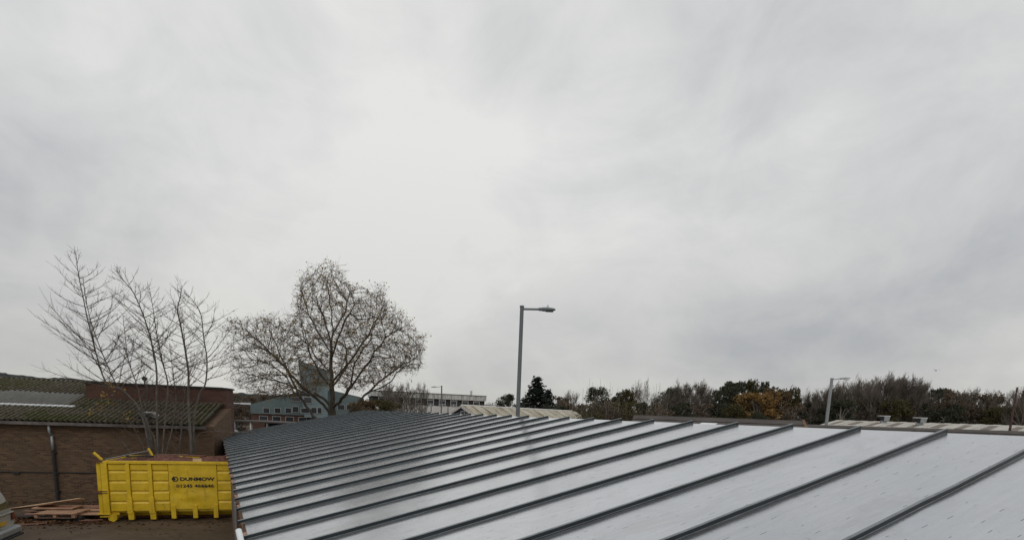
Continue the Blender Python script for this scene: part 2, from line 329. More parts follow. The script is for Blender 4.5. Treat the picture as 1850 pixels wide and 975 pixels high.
def mat_moss():
    m, N, L, P = newmat('mossy_asbestos_sheet'); p = pos(N)
    a = nnoise(N, L, p, 0.7, 4, 0.6, 0.5); b = nnoise(N, L, p, 9, 5, 0.75); g = nnoise(N, L, p, 26, 3, 0.7)
    base = nramp(N, L, b, [(0.3, (0.045, 0.035, 0.028)), (0.55, (0.10, 0.085, 0.066)), (0.72, (0.22, 0.21, 0.185))])
    moss = nramp(N, L, g, [(0.3, (0.022, 0.024, 0.010)), (0.7, (0.085, 0.088, 0.030))])
    f = nmath(N, L, 'ADD', nmath(N, L, 'MULTIPLY', a, 0.6), nmath(N, L, 'MULTIPLY', b, 0.4))
    L.new(nmix(N, L, nramp(N, L, f, [(0.42, (1, 1, 1)), (0.53, (0.08, 0.08, 0.08))]), base, moss), P.inputs['Base Color'])
    P.inputs['Roughness'].default_value = 0.95; P.inputs['Specular IOR Level'].default_value = 0.15
    # corrugation shading put into the colour: valleys of each sheet darkened, crests paler
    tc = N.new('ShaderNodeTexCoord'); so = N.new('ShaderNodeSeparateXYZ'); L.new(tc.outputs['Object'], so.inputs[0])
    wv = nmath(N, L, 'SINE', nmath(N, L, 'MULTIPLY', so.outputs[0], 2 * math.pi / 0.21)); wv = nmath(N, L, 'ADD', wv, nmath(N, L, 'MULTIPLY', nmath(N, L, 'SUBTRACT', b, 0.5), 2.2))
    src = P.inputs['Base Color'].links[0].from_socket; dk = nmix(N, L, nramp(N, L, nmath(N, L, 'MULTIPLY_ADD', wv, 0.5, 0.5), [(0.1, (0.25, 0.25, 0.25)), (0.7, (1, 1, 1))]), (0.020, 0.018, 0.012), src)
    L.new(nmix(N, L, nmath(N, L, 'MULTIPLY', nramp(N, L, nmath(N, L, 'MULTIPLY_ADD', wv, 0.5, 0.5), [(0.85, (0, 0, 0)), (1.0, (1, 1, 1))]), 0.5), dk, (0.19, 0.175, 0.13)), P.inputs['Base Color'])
    nbump(N, L, nmath(N, L, 'ADD', b, g), 0.9, 0.03, P); return m
M['moss'] = mat_moss()
def mat_yellow():
    m, N, L, P = newmat('worn_yellow_paint'); p = pos(N)
    a = nnoise(N, L, p, 2.0, 5, 0.6, 0.4); sc_ = nnoise(N, L, p, 7, 6, 0.75, 0.8, (0.7, 1, 1.3)); dr = nnoise(N, L, p, 3, 4, 0.7, 0, (3, 3, 0.5))
    c = nramp(N, L, a, [(0.3, (0.56, 0.37, 0.010)), (0.7, (0.76, 0.51, 0.018))])
    c = nmix(N, L, nmath(N, L, 'MULTIPLY', nramp(N, L, dr, [(0.55, (0, 0, 0)), (0.75, (1, 1, 1))]), 0.45), c, (0.22, 0.13, 0.02))
    c = nmix(N, L, nramp(N, L, sc_, [(0.635, (0, 0, 0)), (0.67, (1, 1, 1))]), c, (0.045, 0.025, 0.015))
    L.new(c, P.inputs['Base Color']); P.inputs['Roughness'].default_value = 0.45
    den = nnoise(N, L, p, 1.6, 3, 0.5, 1.0); b1 = nbump(N, L, den, 0.35, 0.08, P); nbump(N, L, sc_, 0.3, 0.01, P, b1); return m
M['yellow'] = mat_yellow()
M['rust'] = pmat('rusty_debris', (0.055, 0.022, 0.016), (0.20, 0.085, 0.06), 5, 0.95, 0, 0.9, 0.05, fine=25)
def mat_ground():
    m, N, L, P = newmat('wet_yard_surface'); p = pos(N)
    a = nnoise(N, L, p, 0.35, 6, 0.62, 0.4, (1, 2, 1)); b = nnoise(N, L, p, 3.5, 6, 0.7); g = nnoise(N, L, p, 40, 3, 0.7)
    f = nmath(N, L, 'ADD', nmath(N, L, 'ADD', nmath(N, L, 'MULTIPLY', a, 0.55), nmath(N, L, 'MULTIPLY', b, 0.3)), nmath(N, L, 'MULTIPLY', g, 0.15))
    L.new(nramp(N, L, f, [(0.36, (0.042, 0.029, 0.018)), (0.5, (0.080, 0.056, 0.036)), (0.66, (0.12, 0.088, 0.06))]), P.inputs['Base Color'])
    L.new(nmath(N, L, 'ADD', nmath(N, L, 'MULTIPLY', a, 0.5), 0.45), P.inputs['Roughness']); P.inputs['Specular IOR Level'].default_value = 0.25
    nbump(N, L, nmath(N, L, 'ADD', b, g), 0.6, 0.02, P); return m
M['ground'] = mat_ground()
def mat_stain(name, c1, c2, dirt, along, sc=0.9, rough=0.85):
    """sheeting streaked down its fall"""
    m, N, L, P = newmat(name); p = pos(N)
    mp = N.new('ShaderNodeVectorRotate'); mp.rotation_type = 'Z_AXIS'; mp.inputs['Angle'].default_value = -along; L.new(p, mp.inputs['Vector'])
    a = nnoise(N, L, mp.outputs[0], sc, 5, 0.7, 0.2, (3.0, 0.35, 0.35)); b = nnoise(N, L, p, 1.3, 5, 0.7)
    c = nramp(N, L, b, [(0.35, c1), (0.65, c2)])
    L.new(nmix(N, L, nmath(N, L, 'MULTIPLY', nramp(N, L, a, [(0.48, (0, 0, 0)), (0.62, (1, 1, 1))]), 0.75), c, dirt), P.inputs['Base Color'])
    P.inputs['Roughness'].default_value = rough; P.inputs['Specular IOR Level'].default_value = 0.25; return m
M['forest'] = pmat('far_woodland', (0.035, 0.040, 0.040), (0.065, 0.068, 0.066), 0.02, 1.0, 0, 0.0, fine=0.2, spec=0.0)

# ------------------------------------------------------------------ ground and hills
g = MB(); n = 24; ext = 2600
for i in range(n):
    for j in range(n):
        x0 = -ext + 2 * ext * i / n; y0 = -ext + 2 * ext * j / n; w = 2 * ext / n
        b = len(g.v); g.v += [(x0, y0, 0), (x0 + w, y0, 0), (x0 + w, y0 + w, 0), (x0, y0 + w, 0)]; g.f.append((b, b + 1, b + 2, b + 3)); g.m.append(0)
gp = bpy.data.meshes.new('ground'); gp.from_pydata([(-ext, -ext, 0), (ext, -ext, 0), (ext, ext, 0), (-ext, ext, 0)], [], [(0, 1, 2, 3)])
tag(link('ground', gp, None, M['ground']), kind='structure')

def hills():
    # wooded ridge line on the skyline, a broad rounded bank of tree-covered ground
    px = np.arange(-900, 2700, 4.0); V = []; d0 = 950
    ctrl = [(-900, 34), (-300, 42), (0, 42), (60, 38), (105, 34), (145, 37), (185, 33), (300, 29), (430, 22), (700, 16), (1100, 14), (1900, 14), (2700, 15)]
    yy = np.interp(px, [c[0] for c in ctrl], [c[1] for c in ctrl])
    bump_ = np.zeros_like(px)
    for k in range(260):
        c = rng.uniform(-900, 2700); w = rng.uniform(3, 9); h = rng.uniform(0.5, 2.0); bump_ = np.maximum(bump_, h * np.clip(1 - ((px - c) / w) ** 2, 0, 1))
    rows = [(d0 - 260, -0.2), (d0 - 180, 0.35), (d0 - 90, 0.72), (d0, 1.0), (d0 + 200, 0.4)]
    for (d, f) in rows:
        for i, x in enumerate(px):
            v = RT * ((x - 925) / 938 * d) + FW * d; v.z = 0; hh = yy[i] * d0 / 938 * f + (bump_[i] * d0 / 938 if f > 0.5 else 0)
            V.append((v.x, v.y, max(-2, (4.5 * f) + hh)))
    m_ = len(px); F = []
    for r_ in range(len(rows) - 1):
        for i in range(m_ - 1): F.append((r_ * m_ + i, r_ * m_ + i + 1, (r_ + 1) * m_ + i + 1, (r_ + 1) * m_ + i))
    me = bpy.data.meshes.new('hills'); me.from_pydata(V, [], F)
    tag(link('hills', me, None, M['forest']), kind='structure')
hills()

# ------------------------------------------------------------------ metal-roofed building under the camera
TP = math.tan(R(12.0)); CP, SP = math.cos(R(12.0)), math.sin(R(12.0))
XR, XE = 8.0, 0.29                        # high edge and eave
SPC = 1.02
Y0 = 3.06 - 7 * SPC; NP = 36; Y1 = Y0 + NP * SPC
def zroof(x): return H - (XR - x) * TP
bld = thing('metal_roofed_building', (4, 14, 0), 'long single storey building in the foreground with a bare grey standing seam metal roof', 'building')
O = Vector((4, 14, 0))
SU = Vector((CP, 0, SP)); SN = Vector((-SP, 0, CP)); YV = Vector((0, 1, 0))
sl = (XR - XE) / CP
# one pan and one seam, shared by every copy
pm = MB(); pm.prism([(0, 0.002), (0, -0.004), (SPC - 0.004, -0.004), (SPC - 0.004, 0.002)], (0, 0, 0), YV, SN, SU, sl)
pan_me = pm.mesh('roof_panel'); pan_me.materials.append(M['pan'])
seam_mes = []
for var in range(4):
    # the folded rib: dark sides, a bare metal lip along its top and foot; it wavers slightly along its length
    rs = random.Random(90 + var); sm_ = MB(); LS = sl + 0.10; nn = 16; wob = [rs.gauss(0, 0.0028) for _ in range(nn + 1)]; hob = [rs.gauss(0, 0.0012) for _ in range(nn + 1)]
    def sweep(pr, t0, t1, mi):
        vs = []; n_ = len(pr)
        for i in range(nn + 1):
            t = t0 + (t1 - t0) * i / nn
            for (y_, z_) in pr: vs.append(SU * t + YV * (y_ + wob[i] * min(1, z_ / 0.03)) + SN * (z_ + (hob[i] if z_ > 0.02 else 0)))
        fs = [tuple(range(n_ - 1, -1, -1)), tuple(range(nn * n_, nn * n_ + n_))] + [(i * n_ + k, i * n_ + (k + 1) % n_, (i + 1) * n_ + (k + 1) % n_, (i + 1) * n_ + k) for i in range(nn) for k in range(n_)]
        sm_.add(vs, fs, mi)
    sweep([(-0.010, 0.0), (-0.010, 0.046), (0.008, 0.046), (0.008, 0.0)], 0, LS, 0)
    sweep([(-0.012, 0.0462), (-0.012, 0.048), (-0.006, 0.053), (0.012, 0.053), (0.012, 0.0462)], 0, LS, 1)
    sweep([(-0.018, 0.003), (-0.018, 0.006), (-0.0102, 0.009), (-0.0102, 0.003)], 0.02, LS - 0.07, 1)
    me_ = sm_.mesh('seam'); me_.materials.append(M['seam']); me_.materials.append(M['galv']); seam_mes.append(me_)
for k in range(NP + 1):
    y = Y0 + k * SPC
    if k < NP:
        o = link('roof_panel', pan_me, bld, None, Vector((XE, y + 0.002, zroof(XE) + random.uniform(-.0008, .0008))) - O)
        o.rotation_euler = (random.gauss(0, 0.0012), random.gauss(0, 0.0003), 0)
    o = link('seam', seam_mes[(k * 7) % 4], bld, None, Vector((XE - 0.06 * CP + random.uniform(-.02, .015), y, zroof(XE) - 0.06 * SP)) - O)
b = MB(); zb = zroof(XE)
poly = [(XE + 0.1, 0), (XE + 0.1, zb - 0.16), (XR + 0.02, zroof(XR) - 0.11), (XR + 0.02, 0)]
b.prism(poly, (0, Y0 + 0.05, 0), Vector((1, 0, 0)), Vector((0, 0, 1)), YV, NP * SPC - 0.1)
b.build('wall', pmat('timber_clad_wall', (0.09, 0.07, 0.055), (0.16, 0.13, 0.10), 2, 0.9, 0, 0.3, 0.01, stretch=(1, 1, 5)), bld, off=O)
b = MB()
for k in range(9):
    ya = Y0 + k * 4.1; b.box((XE + 0.045, ya + 2.04, zb - 0.16), (0.10, 4.06, 0.24))
    b.build('fascia_board', M['timber'], bld, off=O) if k < 9 else None
    b = MB()
hp = MB(); hp.box((0.40, 10.7, 1.36), (0.30, 0.03, 2.72)); hp.build('end_panel', M['timber'], bld, off=O)
hp = MB(); hp.box((0.238, 10.69, 1.37), (0.03, 0.05, 2.76)); hp.build('corner_trim', M['greymetal'], bld, off=O)
for k in range(NP):                        # torn orange closure foam sticking out under each pan
    y = Y0 + (k + 0.5) * SPC; f = MB()
    for q in range(1):
        yy = y + random.uniform(-0.42, 0.40); L_ = random.uniform(0.08, 0.4)
        f.box((XE - 0.005 + random.uniform(-.02, .01), yy, zroof(XE) - 0.035 - random.uniform(0, 0.02)), (0.07, L_, 0.045), (Vector((CP, 0.1, SP)).normalized(), Vector((-.1, 1, 0)).normalized(), SN))
    f.build('closure_foam', M['foam'], bld, off=O)
b = MB(); b.tube([at(431, 957, 6.35), at(440, 995, 6.15)], 0.036, 12)
b.build('offcut_pipe', M['white'], None, smooth=False)
bpy.data.objects['offcut_pipe'].name = 'plastic_pipe'
tag(bpy.data.objects['plastic_pipe'], 'short white plastic pipe at the eave of the metal roof, bottom centre-left', 'pipe')
b = MB(); b.box((XR + 0.05, Y0 + NP * SPC / 2, H - 0.075), (0.06, NP * SPC, 0.13)); b.build('ridge_trim', M['white'], bld, off=O)
# raised metal flashing just past the high edge, far right
o_ = Vector((XR + 0.35, 1.9, H - 0.02)); b = MB(); b.prism([(0, -0.1), (0, 0.0), (0.5, 0.16), (1.2, 0.16), (1.2, -0.1)], o_, Vector((0.35, -0.94, 0)), Vector((0, 0, 1)), Vector((0.94, 0.35, 0)), 0.5)
b.build('roof_upstand', [M['white']], bld, off=O)

# ------------------------------------------------------------------ brick workshop on the left
P0 = Vector((-6.3, 29.5, 0))
def wl(a, v, z): return P0 + WU * a + WV * v + Vector((0, 0, z))
AL, AR = -20.0, 6.40
bk = thing('brick_workshop', wl(-6, 3, 0), 'low brown brick workshop with a mossy corrugated roof behind the yellow skip', 'building'); OB = wl(-6, 3, 0)
EZ = 3.50; PT = R(17); DEP = 6.0
b = MB(); b.prism([(0, 0), (0, EZ), (DEP, EZ + DEP * math.tan(PT) - 0.08), (DEP, 0)], wl(AL, 0, 0), WV, Vector((0, 0, 1)), WU, 0.04 - AL)
b.prism([(0, 0), (0, EZ), (2.99, EZ + 2.99 * math.tan(PT) - 0.08), (2.99, 0)], wl(0.04, 0, 0), WV, Vector((0, 0, 1)), WU, AR - 0.04)
b.build('wall', M['brick'], bk, off=OB)
# corrugated sheets, three courses, one object per sheet
def corr_mesh(w, l, pitch, amp, name, nseg=6, ns=1):
    nx = int(w / pitch * nseg) + 1; V = []; F = []
    for j in range(ns + 1):
        for i in range(nx):
            x = w * i / (nx - 1); V.append((x, l * j / ns, amp * math.sin(2 * math.pi * x / pitch)))
    for j in range(ns):
        for i in range(nx - 1): F.append((j * nx + i, j * nx + i + 1, (j + 1) * nx + i + 1, (j + 1) * nx + i))
    nb = len(V)
    V += [(x, y, z - 0.008) for x, y, z in V]; F += [tuple(nb + q for q in reversed(f)) for f in F]
    for i in range(nx - 1): F.append((i, nb + i, nb + i + 1, i + 1))
    me = bpy.data.meshes.new(name); me.from_pydata(V, [], F); me.polygons.foreach_set('use_smooth', [i < 2 * (nx - 1) * ns for i in range(len(F))]); return me
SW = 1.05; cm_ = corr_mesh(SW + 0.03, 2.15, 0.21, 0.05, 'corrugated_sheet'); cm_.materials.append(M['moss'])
cl_ = corr_mesh(SW + 0.03, 2.15, 0.21, 0.05, 'rooflight_sheet')
M['rooflight'] = pmat('dull_rooflight', (0.085, 0.083, 0.075), (0.14, 0.138, 0.125), 3, 0.5, 0, 0.2); cl_.materials.append(M['rooflight'])
uax, vax = WU, (WV * math.cos(PT) + Vector((0, 0, math.sin(PT)))).normalized(); wax = uax.cross(vax)
def orient(o, origin, u, v, w, par_off):
    o.matrix_basis = Matrix(((u.x, v.x, w.x, origin.x - par_off.x), (u.y, v.y, w.y, origin.y - par_off.y), (u.z, v.z, w.z, origin.z - par_off.z), (0, 0, 0, 1)))
ns_ = int((AR - 0.3 - AL) / SW); setback = 2.9; AB = 1.85 - 0.0      # the taller block starts at AB
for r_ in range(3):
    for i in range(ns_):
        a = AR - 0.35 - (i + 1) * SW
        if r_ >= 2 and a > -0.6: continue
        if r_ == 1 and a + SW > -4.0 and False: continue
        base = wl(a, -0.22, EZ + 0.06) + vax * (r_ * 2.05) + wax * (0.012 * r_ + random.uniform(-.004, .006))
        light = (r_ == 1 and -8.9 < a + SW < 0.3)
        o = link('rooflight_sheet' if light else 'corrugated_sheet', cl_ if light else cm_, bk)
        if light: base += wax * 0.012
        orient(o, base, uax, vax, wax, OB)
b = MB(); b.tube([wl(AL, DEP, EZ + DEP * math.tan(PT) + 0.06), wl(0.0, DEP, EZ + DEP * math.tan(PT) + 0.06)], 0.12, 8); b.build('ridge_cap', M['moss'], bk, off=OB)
# white torn edge below the rooflights
b = MB(); y0 = 0
for i in range(34):
    a = -4.6 + i * 0.22 + 0.05
    if a > 0.2: break
    p = wl(a, -0.22, EZ + 0.06) + vax * 1.98 + wax * 0.05
    b.box(p, (0.14, 0.16, 0.05), (uax, (vax + uax * .6).normalized(), wax))
b.build('flashing_strip', M['white'], bk, off=OB)
# gutter, fascia, hopper and downpipe
b = MB(); b.prism([(0, 0), (0, 0.13), (0.02, 0.13), (0.02, 0.02), (0.14, 0.02), (0.14, 0.13), (0.16, 0.13), (0.16, 0)], wl(AL, -0.30, EZ - 0.12), WV, Vector((0, 0, 1)), WU, AR - AL - 0.25)
b.build('gutter', pmat('dark_gutter', (0.035, 0.03, 0.03), (0.16, 0.14, 0.13), 1.6, 0.7, 0, 0.1, fine=6), bk, off=OB)
DPA = 0.08
b = MB(); b.tube([wl(DPA, -0.2, EZ - 0.15), wl(DPA, -0.2, EZ - 0.4), wl(DPA + 0.02, -0.09, EZ - 0.6)], 0.05, 10)
b.tube([wl(DPA + 0.02, -0.09, EZ - 0.55), wl(DPA + 0.02, -0.09, 2.25)], 0.055, 10); b.build('upper_downpipe', M['greymetal'], bk, off=OB, smooth=True)
b = MB(); b.tube([wl(DPA + 0.02, -0.09, 2.3), wl(DPA + 0.03, -0.09, 0.04)], 0.06, 10)
for z in (0.5, 1.3, 2.2): b.box(wl(DPA + 0.03, -0.06, z), (0.2, 0.1, 0.05), (WU, WV, Vector((0, 0, 1))))
b.build('downpipe', M['black'], bk, off=OB, smooth=False)
b = MB(); b.tube([wl(AL, -0.03, 1.33), wl(-1.0, -0.03, 1.325), wl(AR, -0.03, 1.30)], 0.022, 6)
for a in (-1.35, -6.2): b.box(wl(a, -0.04, 1.285), (0.24, 0.07, 0.08), (WU, WV, Vector((0, 0, 1))))
b.build('wall_conduit', M['black'], bk, off=OB)

# taller dark brick block behind
blk = thing('brick_block', wl(4, 6, 0), 'taller dark red brick block with a flat parapet standing behind the bare trees', 'building'); OK_ = wl(4, 6, 0)
b = MB(); b.box(wl((0.05 + 6.2) / 2, 3.0 + 0.65, 2.65), (6.2 - 0.05, 1.3, 5.30), (WU, WV, Vector((0, 0, 1)))); b.build('wall', M['brick2'], blk, off=OK_)
b = MB(); b.box(wl((0.05 + 6.2) / 2, 3.0 + 0.65, 5.34), (6.2 - 0.05 + 0.12, 1.42, 0.08), (WU, WV, Vector((0, 0, 1)))); b.build('parapet_coping', M['dark'], blk, off=OK_)
b = MB(); b.box(wl(3.1, 3.65, 5.39), (5.8, 1.1, 0.02), (WU, WV, Vector((0, 0, 1)))); b.build('roof', M['leadroof'], blk, off=OK_)
b = MB(); cw = at(262, 697, 26.6); b.tube([(cw.x, cw.y, 5.3), (cw.x, cw.y, 5.62)], 0.035, 8); b.tube([(cw.x, cw.y, 5.58), (cw.x, cw.y, 5.64), (cw.x, cw.y, 5.74), (cw.x, cw.y, 5.80)], [0.04, 0.12, 0.12, 0.03], 10)
o = b.build('vent_cowl', M['black'], None, smooth=False); tag(o, 'small black vent cowl standing on the parapet of the dark brick block', 'vent')
# crumpled white plastic on the mossy roof
def blob(name, c, ax, mat, seed, rough=0.5, n=10, parent=None, off=None):
    r_ = random.Random(seed); V = []; F = []
    for j in range(n + 1):
        th = math.pi * j / n
        for i in range(2 * n):
            ph = math.pi * i / n; k = 1 + rough * (r_.random() - 0.5)
            V.append((c[0] + (ax[0] * math.sin(th) * math.cos(ph) + 0) * k, c[1] + ax[1] * math.sin(th) * math.sin(ph) * k, c[2] + ax[2] * math.cos(th) * k))
    for j in range(n):
        for i in range(2 * n): F.append((j * 2 * n + i, j * 2 * n + (i + 1) % (2 * n), (j + 1) * 2 * n + (i + 1) % (2 * n), (j + 1) * 2 * n + i))
    if off is not None: V = [(p[0] - off[0], p[1] - off[1], p[2] - off[2]) for p in V]
    me = bpy.data.meshes.new(name); me.from_pydata(V, [], F); return link(name, me, parent, mat)
wp = wl(3.55, 0.75, EZ + 0.42)
o = blob('plastic_sheet', wp, (0.36, 0.50, 0.13), M['dullframe'], 4, 1.1, 7); tag(o, 'crumpled white plastic sheet lying on the mossy corrugated roof', 'plastic sheet')
o2 = MB(); 

# ------------------------------------------------------------------ yellow skip
KU = Vector((1, -0.22, 0)).normalized(); KV = Vector((0.22, 1, 0)).normalized(); ZV = Vector((0, 0, 1))
K0 = Vector((-3.72, 24.15, 0)); KAX = (KU, KV, ZV)
def kp(a, v, z): return K0 + KU * a + KV * v + ZV * z
sk = thing('yellow_skip', K0, 'large yellow roll-on skip with black lettering, heaped with rusty rubble, in the yard', 'skip'); KL = 6.1; KW = 2.4; KT = 2.30; KB = 0.36
def kbuild(b, name, mat='yellow', bevel=0.006, parent=None): return b.build(name, M[mat] if isinstance(mat, str) else mat, parent or sk, off=K0, bevel=bevel)
def X(px): return (px - 190) * 0.01785 if px < 310 else (px - 190) * 0.01785 + 0.0      # metres along the side from a photo column
for v, nm in ((0.06, 'side_wall'), (KW - 0.06, 'side_wall')):
    b = MB(); b.box(kp(KL / 2, v, (KT + KB) / 2), (KL, 0.05, KT - KB), KAX); kbuild(b, nm)
b = MB(); b.box(kp(KL - 0.03, KW / 2, (KT + KB) / 2), (0.05, KW - 0.18, KT - KB), KAX); kbuild(b, 'end_wall')
b = MB(); b.box(kp(0.03, KW / 2, (KT + KB) / 2), (0.05, KW - 0.18, KT - KB), KAX); kbuild(b, 'end_door')
b = MB(); b.box(kp(KL / 2, KW / 2, KB - 0.03), (KL - 0.1, KW - 0.3, 0.06), KAX); kbuild(b, 'floor_plate')
posts = [(0.03, 0.17), (0.70, 0.17), (1.44, 0.17)]
b = MB(); b.box(kp(KL / 2, 0.0, KT - 0.045), (KL, 0.14, 0.10), KAX); b.box(kp(KL / 2, KW, KT - 0.045), (KL, 0.14, 0.10), KAX); kbuild(b, 'top_rail')
b = MB(); b.box(kp(0.02, 0.0, (KT + 0.22) / 2), (0.20, 0.15, KT - 0.30), KAX); kbuild(b, 'corner_post')
b = MB(); b.box(kp(-0.17, 0.03, (KT + 0.25) / 2), (0.12, 0.09, KT - 0.35), KAX); kbuild(b, 'door_frame')
for a in (0.76, 1.48):
    b = MB(); b.box(kp(a, 0.0, 1.45), (0.13, 0.12, 1.50), KAX); b.box(kp(a + 0.01, -0.02, 0.62), (0.18, 0.16, 0.62), KAX, top=0.9); b.box(kp(a + 0.03, 0.0, 0.22), (0.18, 0.14, 0.30), KAX, top=1.08); kbuild(b, 'side_rib')
for a in (2.20, 2.94, 3.66, 4.6, 5.5):
    b = MB(); b.box(kp(a, 0.0, 0.35), (0.16, 0.13, 0.52), KAX)
    if a > 4: b.box(kp(a, 0.0, 1.45), (0.13, 0.12, 1.50), KAX)
    kbuild(b, 'side_rib')
lev = [0.37, 0.765, 1.155, 1.545, 1.935, 2.24]
for (a0, a1) in ((0.14, 0.69), (0.84, 1.41), (1.56, 2.07), (3.75, 4.52), (4.68, 5.42), (5.58, 6.08)):
    for i in range(5):
        z0, z1 = lev[i] + 0.012, lev[i + 1] - 0.012; b = MB()
        b.prism([(0.0, z0), (-0.045, z0 + 0.02), (-0.050, z1 - 0.07), (0.0, z1)], kp(a0, 0.034, 0), KV, ZV, KU, a1 - a0); kbuild(b, 'side_panel', bevel=0.004)
# flat lettered plate, with a few dents beaten into it
b = MB(); nx, nz = 40, 26; a0, a1, z0, z1 = 2.09, 3.73, 0.45, 2.24; vs = []
dents = [(2.3, 1.05, .25, .05), (3.0, 0.95, .35, -.05), (2.75, 0.75, .2, .04), (3.45, 1.2, .25, .035), (3.3, 0.62, .2, -.03), (2.25, 1.8, .3, .02), (3.2, 2.0, .3, .02)]
for j in range(nz + 1):
    for i in range(nx + 1):
        a = a0 + (a1 - a0) * i / nx; z = z0 + (z1 - z0) * j / nz; dd = sum(h * math.exp(-(((a - c) / w) ** 2 + ((z - e) / (w * .6)) ** 2)) for c, e, w, h in dents)
        vs.append(kp(a, -0.030 + dd * 0.6 * (1 if 0 < i < nx and 0 < j < nz else 0), z))
fs = [(j * (nx + 1) + i, j * (nx + 1) + i + 1, (j + 1) * (nx + 1) + i + 1, (j + 1) * (nx + 1) + i) for j in range(nz) for i in range(nx)]
b.add(vs, fs); b.box(kp((a0 + a1) / 2, 0.012, (z0 + z1) / 2), (a1 - a0 - 0.01, 0.02, z1 - z0 - 0.01), KAX)
pl = b.build('lettered_plate', M['yellow'], sk, off=K0, smooth=True)
# keel and underside
b = MB(); b.prism([(0.25, KB - 0.04), (2.15, KB - 0.04), (2.0, 0.14), (0.4, 0.14)], kp(0.3, 0, 0), KV, ZV, KU, KL - 0.4); kbuild(b, 'underframe', M['yellow'])
for v in (0.6, 1.8):
    b = MB(); b.box(kp(KL / 2, v, 0.085), (KL - 0.6, 0.12, 0.12), KAX); kbuild(b, 'skid_rail', 'rust')
for v in (0.1, KW - 0.1):
    b = MB(); b.tube([kp(0.18, v - 0.14, 0.15), kp(0.18, v + 0.16, 0.15)], 0.145, 18); b.box(kp(0.16, v, 0.30), (0.42, 0.08, 0.12), KAX); kbuild(b, 'roller', bevel=0.0)
b = MB(); b.box(kp(-0.08, -0.02, 0.30), (0.44, 0.14, 0.035), KAX); b.box(kp(-0.06, -0.02, 0.20), (0.30, 0.12, 0.03), KAX); kbuild(b, 'lower_hinge')
for z in (1.17, 1.10):
    b = MB(); b.box(kp(-0.12, -0.06, z), (0.42, 0.05, 0.028), KAX); kbuild(b, 'hinge_strap', 'rust', 0)
for z in (KT + 0.01, KT - 0.06):
    b = MB(); b.box(kp(-0.16, -0.05, z), (0.32, 0.06, 0.028), KAX); kbuild(b, 'hinge_strap', 'rust', 0)
b = MB(); b.tube([kp(-0.28, 0.0, KT + 0.30), kp(-0.04, 0.02, KT + 0.03)], 0.05, 8); kbuild(b, 'latch_arm', bevel=0)
b = MB(); b.tube([kp(0.72, KW - 0.1, KT + 0.32), kp(0.86, KW - 0.1, KT + 0.02)], 0.045, 8); kbuild(b, 'latch_arm', bevel=0)
b = MB(); b.tube([kp(0.06, 0.06, KT + 0.05), kp(0.45, 1.1, KT + 0.16), kp(0.74, KW - 0.12, KT + 0.22)], 0.016, 6); kbuild(b, 'sheet_hoop', 'greymetal', 0)
def text_mesh(s, size, bold):
    cu = bpy.data.curves.new('t', 'FONT'); cu.body = s; cu.size = size; cu.offset = bold; cu.extrude = 0.002; cu.resolution_u = 3
    o = bpy.data.objects.new('t', cu); COL.objects.link(o); dg = bpy.context.evaluated_depsgraph_get(); me = bpy.data.meshes.new_from_object(o.evaluated_get(dg))
    bpy.data.objects.remove(o); return me
M['ink'] = pmat('black_lettering', (0.008, 0.008, 0.008), (0.02, 0.018, 0.015), 6, 0.5, 0, 0)
def lettering(s, a0, a1, z0, z1, bold, name):
    me = text_mesh(s, 0.3, bold); co = np.zeros(len(me.vertices) * 3); me.vertices.foreach_get('co', co); co = co.reshape(-1, 3)
    mn, mx = co.min(0), co.max(0); co[:, 0] = (co[:, 0] - mn[0]) / (mx[0] - mn[0]) * (a1 - a0) + a0; co[:, 1] = (co[:, 1] - mn[1]) / (mx[1] - mn[1]) * (z1 - z0) + z0
    out = [kp(c[0], -0.038 - 0.0 * c[2], c[1]) - K0 - KV * (c[2] * 1.0) for c in co]
    me.vertices.foreach_set('co', np.array([tuple(p) for p in out]).ravel()); me.materials.clear(); link(name, me, sk, M['ink'])
lettering('DUNMOW', 2.47, 3.66, 1.56, 1.70, 0.012, 'lettering')
lettering('01245 466646', 2.33, 3.62, 1.30, 1.425, 0.008, 'lettering')
b = MB(); cx_, cz_, r6 = 2.30, 1.63, 0.115
hexp = [(cx_ + r6 * 1.05 * math.cos(R(60 * i)), cz_ + r6 * 0.95 * math.sin(R(60 * i))) for i in range(6)]; inn = [(cx_ + r6 * 0.72 * math.cos(R(60 * i)), cz_ + r6 * 0.62 * math.sin(R(60 * i))) for i in range(6)]
for i in range(6):
    j = (i + 1) % 6; b.prism([hexp[i], hexp[j], inn[j], inn[i]], kp(0, -0.042, 0), KU, ZV, KV, 0.003)
b.prism([inn[2], inn[3], inn[4], (cx_ + 0.03, cz_)], kp(0, -0.043, 0), KU, ZV, KV, 0.003); kbuild(b, 'emblem', 'ink', 0)
